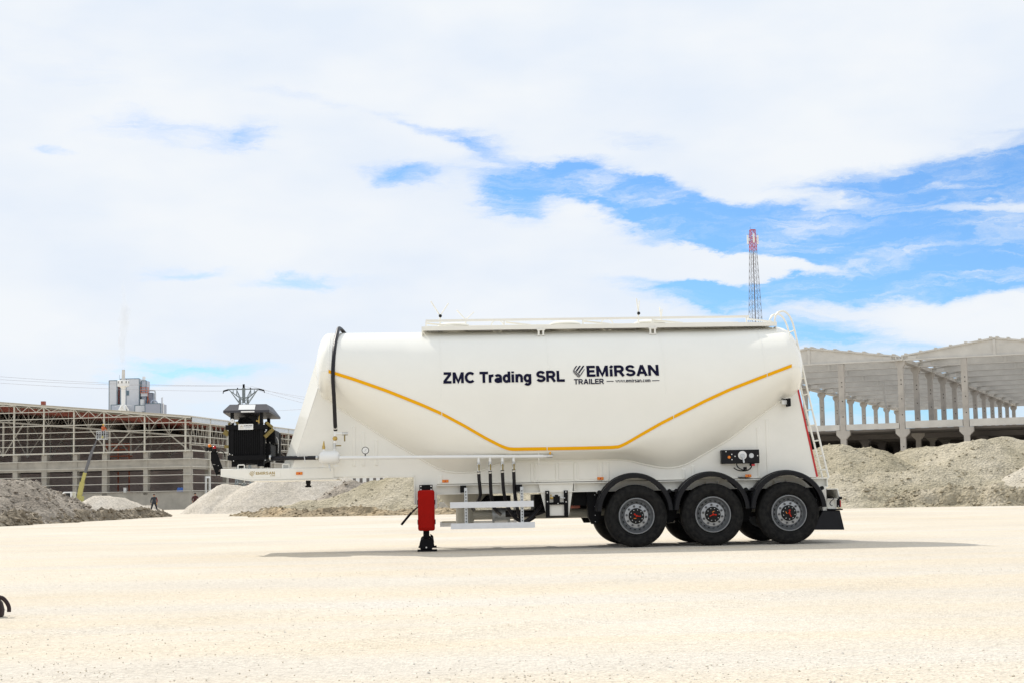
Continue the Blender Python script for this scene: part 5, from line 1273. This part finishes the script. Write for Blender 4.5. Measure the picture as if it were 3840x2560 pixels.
# rear end: bumper beam, lamps, flaps
rr_ = MB()
rr_.box(1.925, 1.998, .16, 2.34, .553, .956)
rr_.prism([(1.999, .928), (2.185, .928), (2.222, .776), (2.215, .74), (2.155, .742), (2.150, .585), (1.999, .585), (1.999, .60), (2.138, .60), (2.138, .757), (2.20, .757), (2.204, .778), (2.172, .915), (1.999, .915)], .10, 2.40)
rr_.prism([(1.999, .757), (2.137, .757), (2.137, .745), (1.999, .745)], .10, 2.40)
rr_.box(1.999, 2.137, .15, .16, .601, .744)
ro_ = rr_.build('rear_beam', M['ivory2'], TR)
MB().tube([(2.00, .12, .775), (2.05, .1, .785), (2.10, .1, .78), (2.10, .09, .75), (2.06, .09, .72), (2.035, .09, .68), (2.05, .09, .645), (2.08, .10, .635)], .007, 6, 4).build('lamp_cable', M['black'], ro_)
MB().bar((1.999, .03, .575), (2.238, .03, .575), .02, .02).box(1.999, 2.238, .04, 2.46, .560, .580).build('flap_rail', M['black'], TR)
for y0, y1 in ((.06, .46), (2.04, 2.44)):
    tl = MB().box(2.157, 2.205, y0, y1, .605, .735).build('tail_lamp', M['black'], TR, bevel=.006)
    MB().box(2.206, 2.222, y0+.01, y1-.01, .612, .73).build('red_lens', M['redlens'], tl)
    MB().box(2.19, 2.24, y0-.01, y0+.03, .742, .788).box(2.165, 2.20, y0-.008, y0+.02, .70, .76).build('lamp_bracket', M['black'], tl)
    MB().cyl((2.172, y0-.004, .628), (2.172, y0+.001, .628), .008, 8).build('lamp_bolt', M['steel'], tl)
    mf = MB(); ya, yb = y0-.03, y1
    mf.hexa([(1.70, ya, .235), (2.252, ya-.02, .225), (2.252, yb, .225), (1.70, yb, .235), (1.90, ya+.02, .556), (2.195, ya+.02, .556), (2.195, yb, .556), (1.90, yb, .556)])
    mf.build('mud_flap', M['plastic'], TR, bevel=.01)
bt = MB().box(1.845, 1.885, .18, .22, .93, .962); bt.build('guard_clip', M['black'], TR)

# compressor set on the gooseneck
EN = MB()
EN.box(-8.275, -7.63, .56, 1.95, 1.61, 1.69).box(-8.31, -7.60, .575, .65, 2.135, 2.215)
for x in (-8.20, -7.70):
    for y in (.62, 1.85): EN.box(x-.028, x+.028, y-.028, y+.028, 1.69, 2.42)
for x in (-8.16, -7.72):
    for y in (.70, 1.75): EN.box(x-.055, x+.055, y-.06, y+.06, 1.50, 1.61)
EN.hexa([(-8.12,.62,1.55),(-7.76,.62,1.55),(-7.76,1.85,1.55),(-8.12,1.85,1.55),(-8.22,.60,1.609),(-7.66,.60,1.609),(-7.66,1.88,1.609),(-8.22,1.88,1.609)])
E0 = EN.build('compressor_frame', M['black'], TR)
rd = MB(); rd.box(-8.265, -7.64, .62, .74, 1.692, 2.134)
for k in range(15): rd.box(-8.19+.036*k, -8.172+.036*k, .60, .619, 1.70, 2.13)
rd.build('radiator', M['black'], E0)
MB().box(-8.10, -7.78, .80, 1.7, 1.75, 2.36).cyl((-8.0, .8, 2.2), (-8.0, 1.7, 2.2), .16, 16).build('compressor_body', M['hub'], E0)
MB().box(-7.66, -7.50, 1.0, 1.75, 1.90, 2.14).cyl((-7.58, 1.85, 1.62), (-7.58, 1.85, 2.12), .10, 16).box(-7.69, -7.56, .78, 1.85, 1.63, 1.9).build('oil_tank', M['black'], E0, bevel=.02)
cn = MB()
cn.hexa([(-8.345,.54,2.425),(-7.555,.54,2.425),(-7.50,1.98,2.375),(-8.345,1.98,2.375),(-8.345,.54,2.462),(-7.555,.54,2.462),(-7.50,1.98,2.412),(-8.345,1.98,2.412)])
cn.hexa([(-8.344,.541,2.463),(-7.556,.541,2.463),(-7.502,1.979,2.413),(-8.344,1.979,2.413),(-8.25,.70,2.575),(-7.62,.70,2.575),(-7.62,1.82,2.575),(-8.25,1.82,2.575)])
co_ = cn.build('canopy', M['grey'], E0)
MB().hexa([(-8.085,.548,2.475),(-7.805,.548,2.475),(-7.805,.556,2.475),(-8.085,.556,2.475),(-8.085,.680,2.568),(-7.805,.680,2.568),(-7.805,.69,2.568),(-8.085,.69,2.568)]).build('white_panel', M['white'], co_)
MB().box(-8.04, -7.81, .534, .5395, 2.427, 2.452).build('white_strip', M['white'], co_)
MB().ball((-8.15, 1.2, 2.585), .035, 8).cyl((-7.86, 1.1, 2.57), (-7.86, 1.1, 2.60), .012, 8).build('exhaust_cap', M['black'], co_)
sg = MB().box(-8.089, -7.836, .566, .5745, 2.131, 2.228).build('maker_plate', M['white'], E0)
ys_ = lambda x, z: .5645
lettering('lettering', 'GLOBALTECH', -7.995, -7.852, 2.190, 2.208, M['navy'], sg, ys_, .2)
MB().box(-7.99, -7.86, .5640, .5655, 2.172, 2.177).box(-7.975, -7.885, .5640, .5655, 2.158, 2.163).build('small_print', M['clad2'], sg)
eb = MB()
for k in range(5):
    a = R(30*k+30); eb.bar((-8.035+.016*math.cos(a), .565, 2.170+.016*math.sin(a)), (-8.035+.034*math.cos(a), .565, 2.170+.034*math.sin(a)), .010, .002)
eb.bar((-8.068, .565, 2.160), (-8.002, .565, 2.160), .010, .002); eb.build('gold_emblem', M['goldtxt'], sg)
for p, q, w, h in (((-7.66, .63, 2.00), (-7.52, .70, 2.14), .11, .06), ((-7.63, .64, 2.25), (-7.53, .72, 2.17), .05, .05), ((-8.35, .70, 2.11), (-8.27, .70, 2.06), .07, .09), ((-8.35, .75, 1.85), (-8.27, .75, 1.85), .05, .05), ((-8.27, .68, 2.22), (-8.22, .68, 2.27), .04, .04), ((-8.14, .68, 2.27), (-8.09, .68, 2.22), .04, .04), ((-7.70, .69, 2.22), (-7.70, .69, 2.30), .05, .05)):
    MB().bar(p, q, w, h).build('gold_valve_block', M['gold'], E0)
MB().cyl((-7.735, .64, 2.24), (-7.735, .64, 2.32), .022, 10).cyl((-7.735, .64, 2.32), (-7.732, .64, 2.385), .018, 10, .008).cyl((-7.79, .64, 2.285), (-7.735, .64, 2.27), .016, 8).build('relief_valve', M['brass'], E0)
gg = MB().cyl((-8.19, .555, 2.285), (-8.19, .58, 2.285), .038, 20).build('pressure_gauge', M['steel'], E0)
MB().cyl((-8.19, .551, 2.285), (-8.19, .5549, 2.285), .033, 20).bar((-8.20, .5495, 2.275), (-8.18, .5495, 2.30), .004, .002, mi=1).build('gauge_dial', [M['dial'], M['black']], gg)
MB().cyl((-7.56, .56, 1.645), (-7.535, .56, 1.645), .05, 14).build('hose_flange', M['steel'], E0)
b_ = MB()
for x, z in ((-8.21, 2.235), (-7.655, 2.24), (-7.63, 2.09), (-8.17, 1.60), (-7.63, 1.60), (-8.19, 1.70), (-8.23, 1.71)): b_.ball((x, .55, z), .011, 6)
b_.build('frame_bolts', M['steel'], E0)
MB().tube([(-7.50, 1.2, 2.02), (-7.475, 1.2, 1.97), (-7.465, 1.2, 1.88), (-7.47, 1.2, 1.74)], .007, 6, 4).build('white_hose', M['white'], E0)
MB().tube([(-7.60, 1.0, 1.93), (-7.58, 1.0, 1.84), (-7.62, 1.0, 1.78)], .006, 6, 4).build('thin_cable', M['steel'], E0)
# front connector panel
fp = MB().prism([(-8.60, 1.76), (-8.56, 1.80), (-8.49, 1.76), (-8.44, 1.60), (-8.39, 1.46), (-8.46, 1.46), (-8.50, 1.35), (-8.56, 1.50), (-8.60, 1.62)], .86, .90)
fo = fp.build('connector_panel', M['black'], TR)
MB().bar((-8.50, .9, 1.40), (-8.36, .9, 1.40), .05).build('panel_arm', M['black'], fo)
MB().ball((-8.615, .84, 1.875), .032, 8).build('yellow_coupling', M['orange'], fo)
MB().ball((-8.53, .84, 1.845), .030, 8).build('red_coupling', M['redlens'], fo)
MB().cyl((-8.685, .84, 1.815), (-8.655, .86, 1.82), .04, 12).cyl((-8.60, .85, 1.78), (-8.61, .85, 1.85), .03, 10).cyl((-8.53, .85, 1.77), (-8.53, .85, 1.82), .03, 10).build('socket', M['hub'], fo)
b_ = MB()
for x, z in ((-8.555, 1.55), (-8.53, 1.55), (-8.47, 1.53)): b_.ball((x, .857, z), .008, 6)
b_.build('panel_bolts', M['steel'], fo)
MB().tube([(-8.49, .9, 1.76), (-8.44, .88, 1.78), (-8.37, .85, 1.75), (-8.36, .85, 1.68)], .008, 6, 4).build('electric_cable', M['black'], fo)
